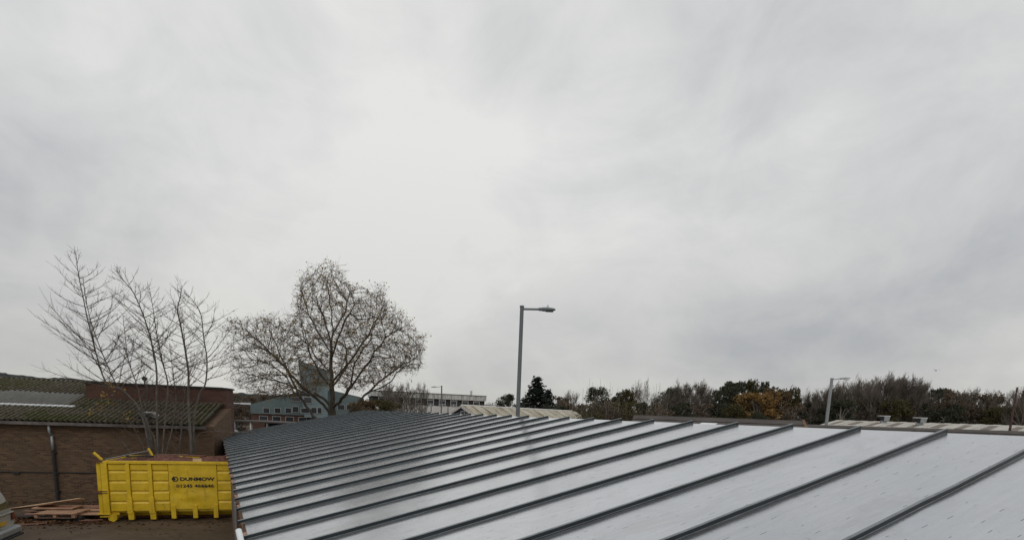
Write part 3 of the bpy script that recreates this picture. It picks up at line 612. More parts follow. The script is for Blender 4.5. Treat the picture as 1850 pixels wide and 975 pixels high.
# heap of rubble inside
hx, hy = 70, 26; V = []; rr = random.Random(5); gridn = rng.random((hx + 1, hy + 1))
for j in range(hy + 1):
    for i in range(hx + 1):
        a = 0.12 + (KL - 0.24) * i / hx; v = 0.12 + (KW - 0.24) * j / hy
        z = KT - 0.13 + 0.13 * math.sin(math.pi * j / hy) * (0.35 + 0.65 * min(1, i / 14)) + 0.10 * gridn[i, j] + 0.05 * math.sin(a * 3.1 + v * 2)
        V.append(kp(a, v, z) - K0)
F = [(j * (hx + 1) + i, j * (hx + 1) + i + 1, (j + 1) * (hx + 1) + i + 1, (j + 1) * (hx + 1) + i) for j in range(hy) for i in range(hx)]
me = bpy.data.meshes.new('rubble'); me.from_pydata(V, [], F); o = link('rubble_heap', me, None, M['rust'], K0); tag(o, 'heap of rusty brown rubble filling the yellow skip', 'rubble', kind='stuff')
for q, (a, v, rz, sz, mt, lb) in enumerate([(3.05, 0.14, 0.0, (0.30, 0.1, 0.12), 'palewood', 'pale wooden offcut block on the near rim of the yellow skip'),
    (0.85, 1.0, 0.4, (0.9, 0.12, 0.06), 'black', 'dark board poking from the rubble near the left end of the yellow skip'),
    (4.3, 1.5, -0.3, (1.3, 0.2, 0.05), 'redwood', 'reddish board lying on the rubble in the skip close to the metal roof'),
    (1.7, 1.9, 0.2, (1.1, 0.15, 0.05), 'timber', 'brown timber lying on the rubble at the far side of the skip, left half'),
    (2.6, 1.6, -0.1, (0.8, 0.3, 0.05), 'rust', 'rusty metal sheet on top of the rubble in the middle of the skip')]):
    b = MB(); U = (KU * math.cos(rz) + KV * math.sin(rz)); Vv = ZV.cross(U)
    b.box(kp(a, v, KT + (0.05 if q == 0 else 0.09)), sz, (U, Vv, ZV)); o = b.build('wood_offcut' if q in (0, 3) else 'board', M[mt], None, bevel=0.003); tag(o, lb, 'board')

# ------------------------------------------------------------------ boards and pallet beside the skip
def board(px, py, d, L_, wd, th, yaw, tilt, mt, lb, name='timber_board', roll=0.0):
    c = at(px, py, d); U = Vector((math.cos(yaw) * math.cos(tilt), math.sin(yaw) * math.cos(tilt), math.sin(tilt))); V_ = Vector((-math.sin(yaw), math.cos(yaw), 0)); Wv = U.cross(V_)
    if roll: V_, Wv = V_ * math.cos(roll) + Wv * math.sin(roll), Wv * math.cos(roll) - V_ * math.sin(roll)
    b = MB(); b.box(c, (L_, wd, th), (U, V_, Wv)); o = b.build(name, M[mt], None, bevel=0.004); tag(o, lb, 'board'); return o
ya = math.atan2(-0.35, 1)
board(86, 909, 20.0, 2.45, 0.25, 0.03, ya, R(10), 'palewood', 'long pale plank propped at a slant on top of the timber pile', roll=-0.3)
board(60, 914, 19.8, 1.5, 0.35, 0.02, ya, R(8), 'newwood', 'light brown sheet tucked under the slanting plank beside the van', 'plywood_sheet', roll=-0.25)
board(160, 914, 20.6, 1.5, 0.5, 0.03, ya, 0.0, 'redwood', 'reddish board at the back right of the timber pile by the skip')
board(165, 920, 20.2, 1.4, 0.40, 0.03, ya - .05, 0.0, 'newwood', 'light board at the right end of the pile, halfway up')
board(168, 927, 19.8, 1.2, 0.45, 0.03, ya + .04, 0.0, 'newwood', 'lowest light board at the right end of the pile touching the skip')
board(105, 926, 19.7, 1.9, 0.5, 0.03, ya + 0.02, 0.0, 'redwood', 'wide reddish sheet directly on top of the pallet', 'plywood_sheet')
board(95, 921.5, 19.75, 1.8, 0.45, 0.03, ya - .03, 0.0, 'timber', 'dark brown board in the middle of the timber pile')
board(60, 930, 19.3, 0.8, 0.4, 0.02, ya + .3, 0.0, 'black', 'black plastic sheet lying at the left end of the pile beside the van', 'plastic_sheet')
# framed shutter lying open on the pile
fr = thing('door_frame', at(105, 915, 19.9), 'reddish wooden frame lying flat on top of the timber pile', 'frame', rz=ya)
mbx = [((0, -0.30, 0), (1.35, 0.09, 0.05)), ((0, 0.30, 0), (1.35, 0.09, 0.05)), ((-0.63, 0, 0.003), (0.09, 0.52, 0.05)), ((0.63, 0, 0.003), (0.09, 0.52, 0.05))]
for c, s_ in mbx:
    b = MB(); b.box(c, s_); b.build('frame_rail', M['newwood'], fr, bevel=0.004)
b = MB(); b.box((0, 0, -0.03), (1.25, 0.55, 0.012)); b.build('frame_panel', M['redwood'], fr)
pt = at(114, 934, 19.5); pa = thing('wooden_pallet', (pt.x, pt.y, 0), 'grey wooden pallet on the ground under the timber pile', 'pallet', rz=ya)
for i in range(7):
    b = MB(); b.box((0, -0.45 + i * 0.15, 0.34), (1.3, 0.10, 0.022)); b.build('deck_slat', M['newwood'], pa)
for i in (-0.6, 0, 0.6):
    for j in (-0.4, 0, 0.4):
        b = MB(); b.box((i, j, 0.26), (0.11, 0.12, 0.13)); b.build('block', M['newwood'], pa)
for j in (-0.4, 0, 0.4):
    b = MB(); b.box((0, j, 0.18), (1.3, 0.12, 0.022)); b.build('bottom_slat', M['timber'], pa)
b = MB(); b.box((0, 0.1, 0.085), (1.5, 0.8, 0.16)); b.build('bearer', M['black'], pa)
# broken timber and leaf litter strewn round the pile
pp = []
for i in range(1500):
    px = rng.uniform(20, 200); t = rng.normal(0, 1); c = at(px, 941 + t * 3.2, 1); k = -H / (c.z - H); c = Vector((c.x * k, c.y * k, 0.01 + abs(rng.normal(0, 0.05)) * math.exp(-((px - 70) / 60) ** 2))); pp.append(tuple(c))
for i in range(500):
    q = wl(rng.uniform(-8, 6), -abs(rng.normal(0, 0.7)), 0.015); pp.append((q.x, q.y, q.z))
for i in range(260):
    q = kp(rng.uniform(-3, 5), rng.normal(-0.6, 1.0), 0.012); pp.append((q.x, q.y, q.z))
o = link('leaf_litter', leaf_mesh('leaf_litter', pp, 0.055, 0.85), None, M['l_litter']); tag(o, 'brown leaves and splinters scattered on the yard round the pile', 'leaf litter', kind='stuff')
for i, (px, py, L_, yw) in enumerate([(45, 941, 0.9, 0.2), (75, 944, 0.7, -0.5), (110, 941, 1.0, 0.1), (142, 940, 0.8, -0.35), (58, 948, 0.8, 0.15), (95, 939, 0.5, 0.7), (165, 941, 0.7, 0.0)]):
    c = at(px, py, 1); k = -H / (c.z - H); b = MB(); U = Vector((math.cos(yw), math.sin(yw), 0)); b.box((c.x * k, c.y * k, 0.05), (L_, 0.07, 0.03), (U, ZV.cross(U), ZV)); o = b.build('broken_lath', M['timber' if i % 2 else 'redwood'], None)
    tag(o, ['longer lath nearest the van in front of the timber pile', 'crooked lath second from the van', 'longest lath, in the middle in front of the pallet', 'lath lying askew under the right end of the pallet', 'lath closest to the bottom edge of the photo', 'shortest lath under the left end of the pallet', 'lath nearest the left corner of the yellow skip'][i], 'lath', 'broken laths in front of the timber pile')

# ------------------------------------------------------------------ van at the left edge (rear end towards us)
M['van'] = pmat('silver_van_paint', (0.34, 0.34, 0.32), (0.42, 0.42, 0.40), 1.2, 0.4, 0.1, 0.03)
vc = at(3, 957, 15.6)
van = thing('silver_van', (vc.x, vc.y, 0), 'silver grey van with yellow number plate cut off by the left edge of the photo', 'van', rz=R(180 - 8))
# local: +x forward (towards the left of the photo), y across, rear face at x=0
def van_section(x, w, z0, z1, rr=0.22):
    pts = []; hw = w / 2
    for (sx, zc, top) in ((1, z0 + 0.06, False), (1, z1 - rr, True), (-1, z1 - rr, True), (-1, z0 + 0.06, False)):
        if top:
            rng_ = range(0, 5) if sx == 1 else range(4, -1, -1)
            for k in rng_:
                a = R(90 * k / 4); pts.append((x, sx * (hw - 0.13 - rr + rr * math.cos(a)), zc + rr * math.sin(a)))
        else: pts.append((x, sx * (hw - 0.03), zc)); 
    # belt line point keeps the lower body fuller than the roof
    pts.insert(1, (x, hw, (z0 + z1) * 0.48)); pts.insert(len(pts) - 1, (x, -hw, (z0 + z1) * 0.48)); return pts
secs = [(0.30, 1.45, 1.30, 1.62), (0.30, 1.60, 0.95, 1.70)]
profile = [(0.04, 1.62, 0.42, 1.00), (0.0, 1.70, 0.40, 1.08), (0.08, 1.72, 0.38, 1.34), (0.20, 1.74, 0.36, 1.66), (0.36, 1.76, 0.35, 1.84), (0.75, 1.78, 0.33, 1.96), (2.4, 1.80, 0.32, 1.98), (3.1, 1.78, 0.32, 1.78), (3.7, 1.74, 0.33, 1.20), (4.4, 1.66, 0.36, 1.00), (4.6, 1.5, 0.42, 0.8)]
b = MB(); rings = [van_section(x, w, z0, z1, 0.2) for x, w, z0, z1 in profile]; nr = len(rings[0]); vs = [p for r_ in rings for p in r_]; fs = []
for i in range(len(rings) - 1):
    for k in range(nr): fs.append((i * nr + k, (i + 1) * nr + k, (i + 1) * nr + (k + 1) % nr, i * nr + (k + 1) % nr))
fs += [tuple(range(nr)), tuple(range(len(rings) * nr - 1, (len(rings) - 1) * nr - 1, -1))]
b.add(vs, fs); o = b.build('body', M['van'], van, smooth=True)
ss = o.modifiers.new('sub', 'SUBSURF'); ss.levels = 1; ss.render_levels = 2
b = MB(); b.prism([(0.36, 0.30), (0.36, 0.50), (0.02, 0.50)][:0] or [(-0.10, 0.30), (-0.13, 0.36), (-0.13, 0.50), (-0.05, 0.54), (0.4, 0.54), (0.4, 0.30)], (0, -0.88, 0), Vector((1, 0, 0)), ZV, YV, 1.76); b.build('bumper', M['greymetal'], van, bevel=0.03)
b = MB(); b.box((-0.10, 0, 0.27), (0.16, 1.7, 0.06)); b.build('bumper_valance', M['black'], van, bevel=0.02)
b = MB(); sx = Vector((0.24, 0, 0.52)).normalized(); b.box((0.105, 0, 1.34), (0.03, 1.24, 0.46), (Vector((sx.z, 0, -sx.x)), YV, sx)); b.build('rear_window', M['glass'], van, bevel=0.01)
M['plate'] = pmat('amber_plate', (0.5, 0.30, 0.02), (0.6, 0.38, 0.04), 5, 0.5, 0, 0)
b = MB(); b.box((-0.012, 0, 0.72), (0.02, 0.52, 0.115)); b.build('number_plate', M['plate'], van, bevel=0.003)
for s_ in (-1, 1):
    b = MB(); b.box((0.015, s_ * 0.70, 0.86), (0.08, 0.12, 0.24)); b.build('tail_light', pmat('red_lens', (0.10, 0.02, 0.015), (0.16, 0.03, 0.02), 4, 0.3, 0, 0), van, bevel=0.01)
b = MB(); b.box((-0.005, 0, 0.98), (0.04, 1.5, 0.04)); b.build('tailgate_crease', M['van'], van, bevel=0.01)
for x in (0.85, 3.75):
    for s_ in (-1, 1):
        b = MB(); b.tube([(x, s_ * 0.70, 0.31), (x, s_ * 0.89, 0.31)], 0.31, 24); w_ = b.build('wheel', M['black'], van, smooth=False); b = MB(); b.tube([(x, s_ * 0.885, 0.31), (x, s_ * 0.90, 0.31)], 0.19, 16); b.build('rim', M['greymetal'], w_)
for s_ in (-1, 1):
    b = MB(); b.prism([(0.9, 1.15), (1.0, 1.62), (3.0, 1.62), (3.4, 1.15)], (0, s_ * 0.86 - 0.01, 0), Vector((1, 0, 0)), ZV, YV, 0.02); b.build('side_window', M['glass'], van)

# ------------------------------------------------------------------ trees: shared machinery
def grow_polyline(pts, sub=4):
    """smooth a control polyline"""
    P = [Vector(p) for p in pts]; out = []
    for i in range(len(P) - 1):
        p0 = P[max(i - 1, 0)]; p1 = P[i]; p2 = P[i + 1]; p3 = P[min(i + 2, len(P) - 1)]
        for k in range(sub):
            t = k / sub; out.append(0.5 * ((2 * p1) + (p2 - p0) * t + (2 * p0 - 5 * p1 + 4 * p2 - p3) * t * t + (3 * p1 - p0 - 3 * p2 + p3) * t ** 3))
    out.append(P[-1]); return out
class Segs:
    def __init__(s): s.a = []; s.b = []; s.ra = []; s.rb = []
    def chain(s, pts, r0, r1):
        n = len(pts) - 1
        for i in range(n):
            s.a.append(tuple(pts[i])); s.b.append(tuple(pts[i + 1])); s.ra.append(r0 + (r1 - r0) * i / n); s.rb.append(r0 + (r1 - r0) * (i + 1) / n)
    def mesh(s, name, sides, off=(0, 0, 0)):
        o = np.array(off); return seg_mesh(name, np.array(s.a) - o, np.array(s.b) - o, np.array(s.ra), np.array(s.rb), sides)
def wander(p, d, L_, n, bend, up, rd):
    pts = [Vector(p)]; d = Vector(d).normalized()
    for i in range(n):
        d = (d + Vector((rd.gauss(0, bend), rd.gauss(0, bend), rd.gauss(0, bend) + up))).normalized(); pts.append(pts[-1] + d * (L_ / n))
    return pts

# bare saplings behind the skip: stems follow real leaning poles, side shoots curve upwards
def bare_tree(name, base, stems, label, seed, leaves=None, dens=1.0, cat='tree'):
    rd = random.Random(seed); root = thing(name, base, label, cat, 'bare trees behind the yellow skip'); B = Segs(); Wg = Segs(); lf = []
    for st in stems:
        P = grow_polyline(st['p'], 5); T = Segs(); T.chain(P, st['r'], 0.008); link('stem', T.mesh('stem', 7, base), root, M['barkgrey']); n = len(P); i0 = int(n * st.get('start', 0.35)); tot = sum((P[i + 1] - P[i]).length for i in range(n - 1)); acc = 0; side = 1
        for i in range(i0, n - 1):
            seg = P[i + 1] - P[i]; cnt = max(1, int(seg.length / 0.105 * dens)); run = sum((P[j + 1] - P[j]).length for j in range(i, n - 1))
            for q in range(cnt):
                t = rd.random(); p = P[i] + seg * t; rem = run - seg.length * t; L1 = min(st.get('maxl', 2.6), 0.35 + rem * rd.uniform(0.25, 0.75)); ph = rd.uniform(0, 2 * math.pi)
                out = (RT * math.cos(ph) + Vector((FW.x, FW.y, 0)).normalized() * math.sin(ph) * 0.8); dirn = (out + seg.normalized() * rd.uniform(0.25, 0.9))
                bp = wander(p, dirn, L1, 7, 0.08, 0.055, rd); B.chain(bp, 0.007 + L1 * 0.0042, 0.003)
                for w in range(int(L1 / 0.13)):
                    kx = rd.uniform(0.15, 1) * 6; ii = min(6, int(kx)); bpnt = bp[ii].lerp(bp[min(7, ii + 1)], kx - ii); bd = (bp[min(7, ii + 1)] - bp[ii]).normalized() if ii < 7 else dirn.normalized()
                    L2 = rd.uniform(0.12, 0.55) * (0.6 + L1 * 0.2); td = bd + Vector((rd.gauss(0, .55), rd.gauss(0, .55), rd.gauss(0.2, .45))); tp = wander(bpnt, td, L2, 3, 0.12, 0.08, rd); Wg.chain(tp, 0.0048, 0.003)
    tag(link('branches', B.mesh('branches', 4, base), root, M['twig']), kind='stuff'); o = link('twigs', Wg.mesh('twigs', 3, base), root, M['twig']); tag(o, kind='stuff')
    if leaves: link('leaves', leaf_mesh('leaves', np.array([tuple(Vector(p) - Vector(base)) for p in leaves]), 0.062), root, M['l_yellow'])
    return root
TD = 22.55
def stem(pl, r, start=0.4, maxl=2.6, dz=0.0, dd=0.0):
    n = len(pl); return dict(p=[at(x, y, TD + dd * (1 - i / n) + dz * i / n) for i, (x, y) in enumerate(pl)], r=r, start=start, maxl=maxl)
bA = at(284, 880, TD); bA.z = 0
lv = []
for i in range(75):
    lx, ly = random.choice([(200, 700), (208, 690), (190, 712), (225, 745), (185, 735), (214, 705), (232, 770), (172, 742)]); p = at(lx + random.gauss(0, 9), ly + random.gauss(0, 8), TD + random.uniform(-1, .3)); lv.append(p)
bare_tree('bare_tree', bA, [
    stem([(276, 885), (268, 800), (252, 740), (222, 705), (190, 688), (163, 596), (152, 546), (141, 490), (137, 455)], 0.05, 0.40, 3.0, -1.4),
    stem([(280, 885), (273, 790), (256, 742), (230, 712), (207, 688), (172, 604), (156, 546), (150, 500)], 0.042, 0.42, 2.6, 0.6)],
    'bare tree leaning far left with two parallel stems, tallest of those behind the skip', 21, lv, 0.85)
bare_tree('bare_tree', bA + Vector((0.15, 0.1, 0)), [
    stem([(288, 885), (281, 800), (268, 770), (255, 730), (249, 700), (232, 651), (226, 607), (222, 570)], 0.04, 0.45, 1.8, 0.9),
    stem([(288, 885), (285, 800), (283, 720), (282, 660), (266, 590), (243, 532), (222, 505), (210, 488)], 0.05, 0.40, 2.3, -0.5),
    stem([(278, 885), (262, 815), (240, 770), (215, 735), (205, 705)], 0.03, 0.3, 1.0, -0.7),
    stem([(290, 885), (300, 820), (312, 770), (318, 720), (312, 670), (306, 620)], 0.035, 0.4, 1.3, 0.5),
    stem([(286, 885), (276, 830), (270, 790), (262, 750), (266, 700), (258, 660)], 0.03, 0.4, 1.0, 1.2),
    stem([(292, 885), (305, 840), (325, 800), (330, 755), (334, 700)], 0.026, 0.35, 0.9, -0.3),
    stem([(292, 885), (294, 810), (300, 740), (303, 693), (293, 651), (282, 596), (277, 560), (270, 520)], 0.046, 0.40, 2.2, 0.9)],
    'multi stemmed bare tree rising from behind the middle of the yellow skip', 22, None, 0.95)
bB = at(346, 880, TD + .1); bB.z = 0
bare_tree('bare_tree', bB, [
    stem([(346, 885), (346, 812), (343, 774), (340, 719), (340, 668), (328, 596), (321, 560), (326, 535), (329, 515)], 0.07, 0.40, 2.2, -0.5),
    stem([(347, 885), (349, 800), (351, 753), (361, 709), (371, 693), (374, 651), (368, 610), (363, 568), (350, 545), (335, 528)], 0.05, 0.42, 2.2, 0.7),
    stem([(349, 830), (357, 788), (378, 779), (420, 780), (445, 781)], 0.02, 0.8, 0.4, -1.4),
    stem([(361, 729), (380, 727), (400, 728), (421, 731), (440, 733)], 0.012, 0.9, 0.3, -1.0)],
    'bare tree with a knotted trunk, nearest of those behind the skip to the metal roof', 23, None, 1.0)
# thin whips in front of the wall
rd = random.Random(3)
for i, (px, tx, ty, lb) in enumerate([(255, 215, 790, 'thin dead whip against the brick wall above the left half of the skip'), (320, 330, 740, 'thin young whip between the two clumps of bare trees')]):
    b0 = at(px, 880, TD - .3); b0.z = 0; s_ = Segs(); pts = grow_polyline([b0, at((px * 2 + tx) / 3, 830, TD - .3), at(tx, ty, TD - .2)], 5); s_.chain(pts, 0.03, 0.008)
    for q in range(10): s_.chain(wander(pts[rd.randint(3, 9)], (rd.gauss(0, 1), rd.gauss(0, 1), 0.8), 0.6, 4, 0.1, 0.05, rd), 0.008, 0.003)
    tag(link('sapling', s_.mesh('sapling', 4), None, M['barkgrey']), lb, 'sapling')

# ------------------------------------------------------------------ the oak: branches grown into the outline of its crown
def oak():
    D = 42.0; base = at(601, 760, D); base.z = 0; U = Vector((RT.x, RT.y, 0)).normalized(); Fh = Vector((FW.x, FW.y, 0)).normalized()
    cam0 = Vector((0, 0, H)); Dh = base.dot(Fh)
    def loc(px, py, v=0.0):                 # where the sight line meets the upright plane through the trunk
        d = at(px, py, 1.0) - cam0; p = cam0 + d * (Dh / d.dot(Fh)) - base; return Vector((p.dot(U), v, p.z))      # crown frame: u across, v depth, z
    outline = [(400, 591), (419, 578), (442, 573), (460, 572), (478, 566), (500, 570), (516, 572), (528, 566), (524, 545), (529, 529), (541, 506), (549, 486), (577, 476), (603, 480), (623, 483), (631, 506), (640, 524), (658, 522), (676, 520), (692, 514), (703, 530), (711, 549), (728, 568), (747, 591), (770, 617), (775, 644), (757, 673), (738, 680), (722, 676), (700, 690), (670, 704), (640, 712), (600, 700), (570, 716), (521, 728), (478, 722), (440, 712), (420, 700), (410, 676), (400, 644)]
    poly = [(loc(x, y).x, loc(x, y).z) for x, y in outline]
    def inside(x, z):
        c = False; j = len(poly) - 1
        for i in range(len(poly)):
            xi, zi = poly[i]; xj, zj = poly[j]
            if (zi > z) != (zj > z) and x < (xj - xi) * (z - zi) / (zj - zi) + xi: c = not c
            j = i
        return c
    def seen(x, y, z):                      # outline test allowing for how far forward or back the twig stands
        k = Dh / (Dh + y); ux = base.dot(U); return inside((ux + x) * k - ux, H + (z - H) * k)
    rd = random.Random(9); xs = [p[0] for p in poly]; zs = [p[1] for p in poly]; att = []
    while len(att) < 6800:
        x = rd.uniform(min(xs), max(xs)); z = rd.uniform(min(zs), max(zs)); v = rd.uniform(-1, 1); hw = 6.0 * math.sqrt(max(0.05, 1 - ((z - 8.5) / 8.2) ** 2))
        rag = 0.35 + 0.9 * (0.5 + 0.5 * math.sin(x * 2.1 + z * 1.3 + v * 4)) * rd.random()
        if seen(x, v * hw, z) and (rd.random() < 0.22 or all(seen(x + e, v * hw, z + g_) for e, g_ in ((0, rag), (rag, 0.1), (-rag, 0.1)))): att.append((x, v * hw, z))
    nodes = []; par = []
    def chain(pts, parent):
        pts = grow_polyline(pts, 5); m_ = len(pts)
        for i, p in enumerate(pts):
            if 2 < i: p = p + Vector((math.sin(i * 1.7 + m_) * .045, math.cos(i * 1.3) * .05, math.sin(i * 2.3 + pts[0].x) * .04))
            if i == 0 and parent is not None: continue
            nodes.append(Vector(p)); par.append(parent if parent is not None else -1); parent = len(nodes) - 1
        return parent
    chain([loc(601, 860), loc(600, 790), loc(601, 745), loc(600, 700), loc(598, 640), loc(601, 590), loc(596, 545), loc(590, 505)], None)
    def nearest(p): return min(range(len(nodes)), key=lambda i: (nodes[i] - p).length)
    for lim in ([(600, 752, 0), (583, 725, -.6), (560, 700, -1.6), (535, 665, -2.4), (500, 625, -3), (470, 600, -3)],
                [(598, 765, 0), (570, 758, .5), (545, 735, 1.2), (521, 705, 1.8), (495, 660, 2.2), (462, 630, 2.4), (425, 610, 2)],
                [(600, 735, 0), (575, 715, .4), (548, 712, 1.0), (510, 712, 1.5), (470, 715, 2)], [(600, 740, 0), (620, 725, -.8), (645, 700, -1.6), (680, 660, -2.4), (710, 620, -2.6), (735, 600, -2)],
                [(601, 765, 0), (625, 745, .8), (655, 705, 1.8), (700, 665, 2.2), (745, 640, 2)], [(600, 690, 0), (625, 650, 1), (655, 600, 1.5), (680, 555, 1.4)],
                [(600, 680, 0), (575, 640, -1), (560, 600, -1.2), (548, 560, -1)], [(600, 650, 0), (618, 610, -.8), (640, 570, -1.2), (660, 545, -1)], [(599, 620, 0), (580, 575, .8), (560, 530, 1)], [(545, 712, .9), (500, 690, 1.5), (460, 680, 1.6), (430, 672, 1.5)], [(540, 672, -2.0), (520, 630, -2.0), (505, 595, -2)], [(521, 709, 1.6), (500, 680, 2), (470, 655, 2), (440, 645, 2)], [(655, 705, 1.6), (690, 690, 2), (720, 660, 1.5), (750, 655, 1)], [(645, 700, -1.5), (655, 660, -2), (680, 620, -2), (690, 580, -1.6)], [(601, 640, 0), (585, 600, -1.6), (570, 560, -2), (562, 520, -2)], [(598, 600, 0), (615, 560, 1), (622, 520, 1.3)], [(640, 570, -1.2), (665, 585, -2), (700, 580, -2)], [(600, 700, 0), (610, 660, 2), (600, 620, 3.5)], [(600, 700, 0), (590, 670, -2), (585, 630, -3.6)]):
        pts = [loc(*p) for p in lim]; n0 = nearest(pts[0]); pts[0] = nodes[n0].copy(); chain(pts, n0)
    used = {}; seg = 0.24; A = np.array(att); alive = np.ones(len(A), bool)
    for it in range(95):
        kd = kdtree.KDTree(len(nodes))
        for i, p in enumerate(nodes): kd.insert(p, i)
        kd.balance(); acc = {}
        for i in np.nonzero(alive)[0]:
            co, ix, ds = kd.find(A[i])
            if ds < 0.33: alive[i] = False; continue
            if ds < 4.5: acc.setdefault(ix, []).append((Vector(A[i]) - co).normalized())
        if not acc: break
        for ix, ds in acc.items():
            used[ix] = used.get(ix, 0) + 1
            if used[ix] > 3: continue
            d = sum(ds, Vector())
            if d.length < 1e-3: continue
            pd = (nodes[ix] - nodes[par[ix]]).normalized() if par[ix] >= 0 else Vector((0, 0, 1)); away = (nodes[ix] - Vector((0, 0, 4.0))).normalized()
            d = (d.normalized() + pd * 0.75 + away * 0.45 + Vector((rd.gauss(0, .09), rd.gauss(0, .09), rd.gauss(0.04, .08)))).normalized(); np_ = nodes[ix] + d * seg
            if not seen(np_.x * 0.97, np_.y, np_.z - 0.25): continue
            nodes.append(np_); par.append(ix)
    n = len(nodes); kids = [0] * n; area = [0.0] * n
    for i in range(n):
        if par[i] >= 0: kids[par[i]] += 1
    for i in range(n - 1, -1, -1):
        if kids[i] == 0: area[i] = 0.0085 ** 2.25
        if par[i] >= 0: area[par[i]] += area[i]
    rad = [min(0.36, a ** (1 / 2.25)) for a in area]
    T = Segs(); B = Segs(); Wg = Segs(); tips = []
    for i in range(n):
        if par[i] < 0: continue
        Sg = T if rad[i] > 0.10 else B; Sg.a.append(tuple(nodes[par[i]])); Sg.b.append(tuple(nodes[i])); r1 = rad[i]; r0 = min(rad[par[i]], r1 * 1.35); Sg.ra.append(r0); Sg.rb.append(r1)
        if rad[i] < 0.028:
            for q in range(1):
                d = (nodes[i] - nodes[par[i]]).normalized() + Vector((rd.gauss(0, .7), rd.gauss(0, .7), rd.gauss(.25, .5))); w = wander(nodes[i], d, rd.uniform(0.25, 0.85), 3, 0.12, 0.05, rd); Wg.chain(w, 0.007, 0.004)
                if rd.random() < 0.5: Wg.chain(wander(w[1], d + Vector((rd.gauss(0, .7), rd.gauss(0, .7), rd.gauss(0, .6))), rd.uniform(0.15, .4), 2, 0.2, 0.02, rd), 0.006, 0.004)
                tips.append(w[rd.randint(1, 3)])
    root = thing('oak_tree', base, 'big half bare oak with brown leaves behind the far end of the metal roof', 'tree'); rz = math.atan2(U.y, U.x); root.rotation_euler = (0, 0, rz)
    link('trunk', T.mesh('trunk', 8), root, M['bark']); tag(link('branches', B.mesh('branches', 4), root, M['bark']), kind='stuff'); tag(link('twigs', Wg.mesh('twigs', 3), root, M['twig']), kind='stuff')
    C = []
    for t in tips:
        dens = 0.5 + 0.5 * math.sin(t.x * 0.9 + 1.0) * math.sin(t.z * 0.8 + t.y * .7)
        k = rd.choice((2, 3, 5)) if rd.random() < 0.05 + 0.42 * dens ** 1.6 else (1 if rd.random() < 0.25 else 0)
        if t.x < -3: k = int(k * 0.7)
        for q in range(k): C.append((t.x + rd.gauss(0, .12), t.y + rd.gauss(0, .12), t.z + rd.gauss(0, .11)))
    tag(link('leaves', leaf_mesh('leaves', C, 0.072), root, M['l_oak']), kind='stuff')
    print('oak nodes', n, 'leaves', len(C))
oak()

# ------------------------------------------------------------------ generic trees, unit height, for the far treeline
def gen_bare(seed, spread=0.5, dense=1.0, forks=0.18, upright=0.5, nl=12):
    rd = random.Random(seed); T = Segs(); B = Segs()
    trunk = wander((0, 0, 0), (rd.gauss(0, .05), rd.gauss(0, .05), 1), 0.80, 8, 0.04, 0.12, rd); T.chain(trunk, 0.020, 0.005)
    def rec(p, d, L_, r, lvl):
        pts = wander(p, d, L_, 5, 0.12, 0.05 + upright * 0.08, rd); (T if lvl == 0 else B).chain(pts, r, r * 0.4)
        if lvl >= 3: return
        n = (7, 6, 5)[lvl]; n = int(n * dense)
        for k in range(n):
            t = rd.uniform(0.2, 1.0) * 4.999; i = int(t); q = pts[i].lerp(pts[i + 1], t - i); bd = (pts[i + 1] - pts[i]).normalized(); o = Vector((rd.gauss(0, 1), rd.gauss(0, 1), rd.gauss(0.3, .6))).normalized()
            rec(q, bd * 0.9 + o * spread * 1.4, L_ * rd.uniform(0.40, 0.62), max(r * 0.42, 0.0011), lvl + 1)
    for k in range(nl):
        t = forks + (1 - forks) * (k + rd.random() * 0.6) / nl; t = min(t, 0.999) * 7.999; i = int(t); q = trunk[i].lerp(trunk[i + 1], t - i); ph = k * 2.4 + rd.gauss(0, .4)
        fr_ = t / 8; L_ = (0.34 + 0.18 * math.sin(math.pi * fr_)) * (1 - 0.45 * fr_) * (0.7 + spread * 0.6)
        rec(q, Vector((math.cos(ph) * spread * 1.3, math.sin(ph) * spread * 1.3, 0.5 + upright * 0.6)), L_, 0.0095 * (1.1 - 0.5 * fr_), 0)
    return T.mesh('trunk', 5), B.mesh('crown', 3)
def gen_leafy(seed, n=10000, size=0.018, flat=1.0, low=0.12, lobes=75, rx=0.36, hollow=0.35):
    rd = random.Random(seed); T = Segs(); tr = wander((0, 0, 0), (0, 0, 1), 0.7, 6, 0.05, 0.1, rd); T.chain(tr, 0.022, 0.008); C = []; per = n // lobes
    for k in range(lobes):
        th = rd.uniform(0, 2 * math.pi); zz = rd.uniform(low, 0.92); prof = math.sin(math.pi * min(1, max(0.05, (zz - low * .3) / (1.05 - low * .3)))) ** 0.6; rr = rx * prof * rd.uniform(hollow, 1.0); c = Vector((rr * math.cos(th), rr * math.sin(th), zz)); lr = rd.uniform(0.045, 0.115)
        T.chain([tr[rd.randint(2, 6)], c * 0.5 + Vector((0, 0, zz * .45)), c], 0.007, 0.002)
        m_ = int(per * rd.uniform(.6, 1.4)); v = rng.normal(size=(m_, 3)); v /= np.linalg.norm(v, axis=1, keepdims=True); r_ = lr * rng.uniform(0.25, 1.1, m_) ** 0.6
        v = v * r_[:, None] * np.array([1.15, 1.15, 0.75 * flat]); C.append(v + np.array(tuple(c)))
    C = np.concatenate(C); C[:, 2] = np.clip(C[:, 2], 0.02, 1.02); return T.mesh('trunk', 5), leaf_mesh('crown', C, size)
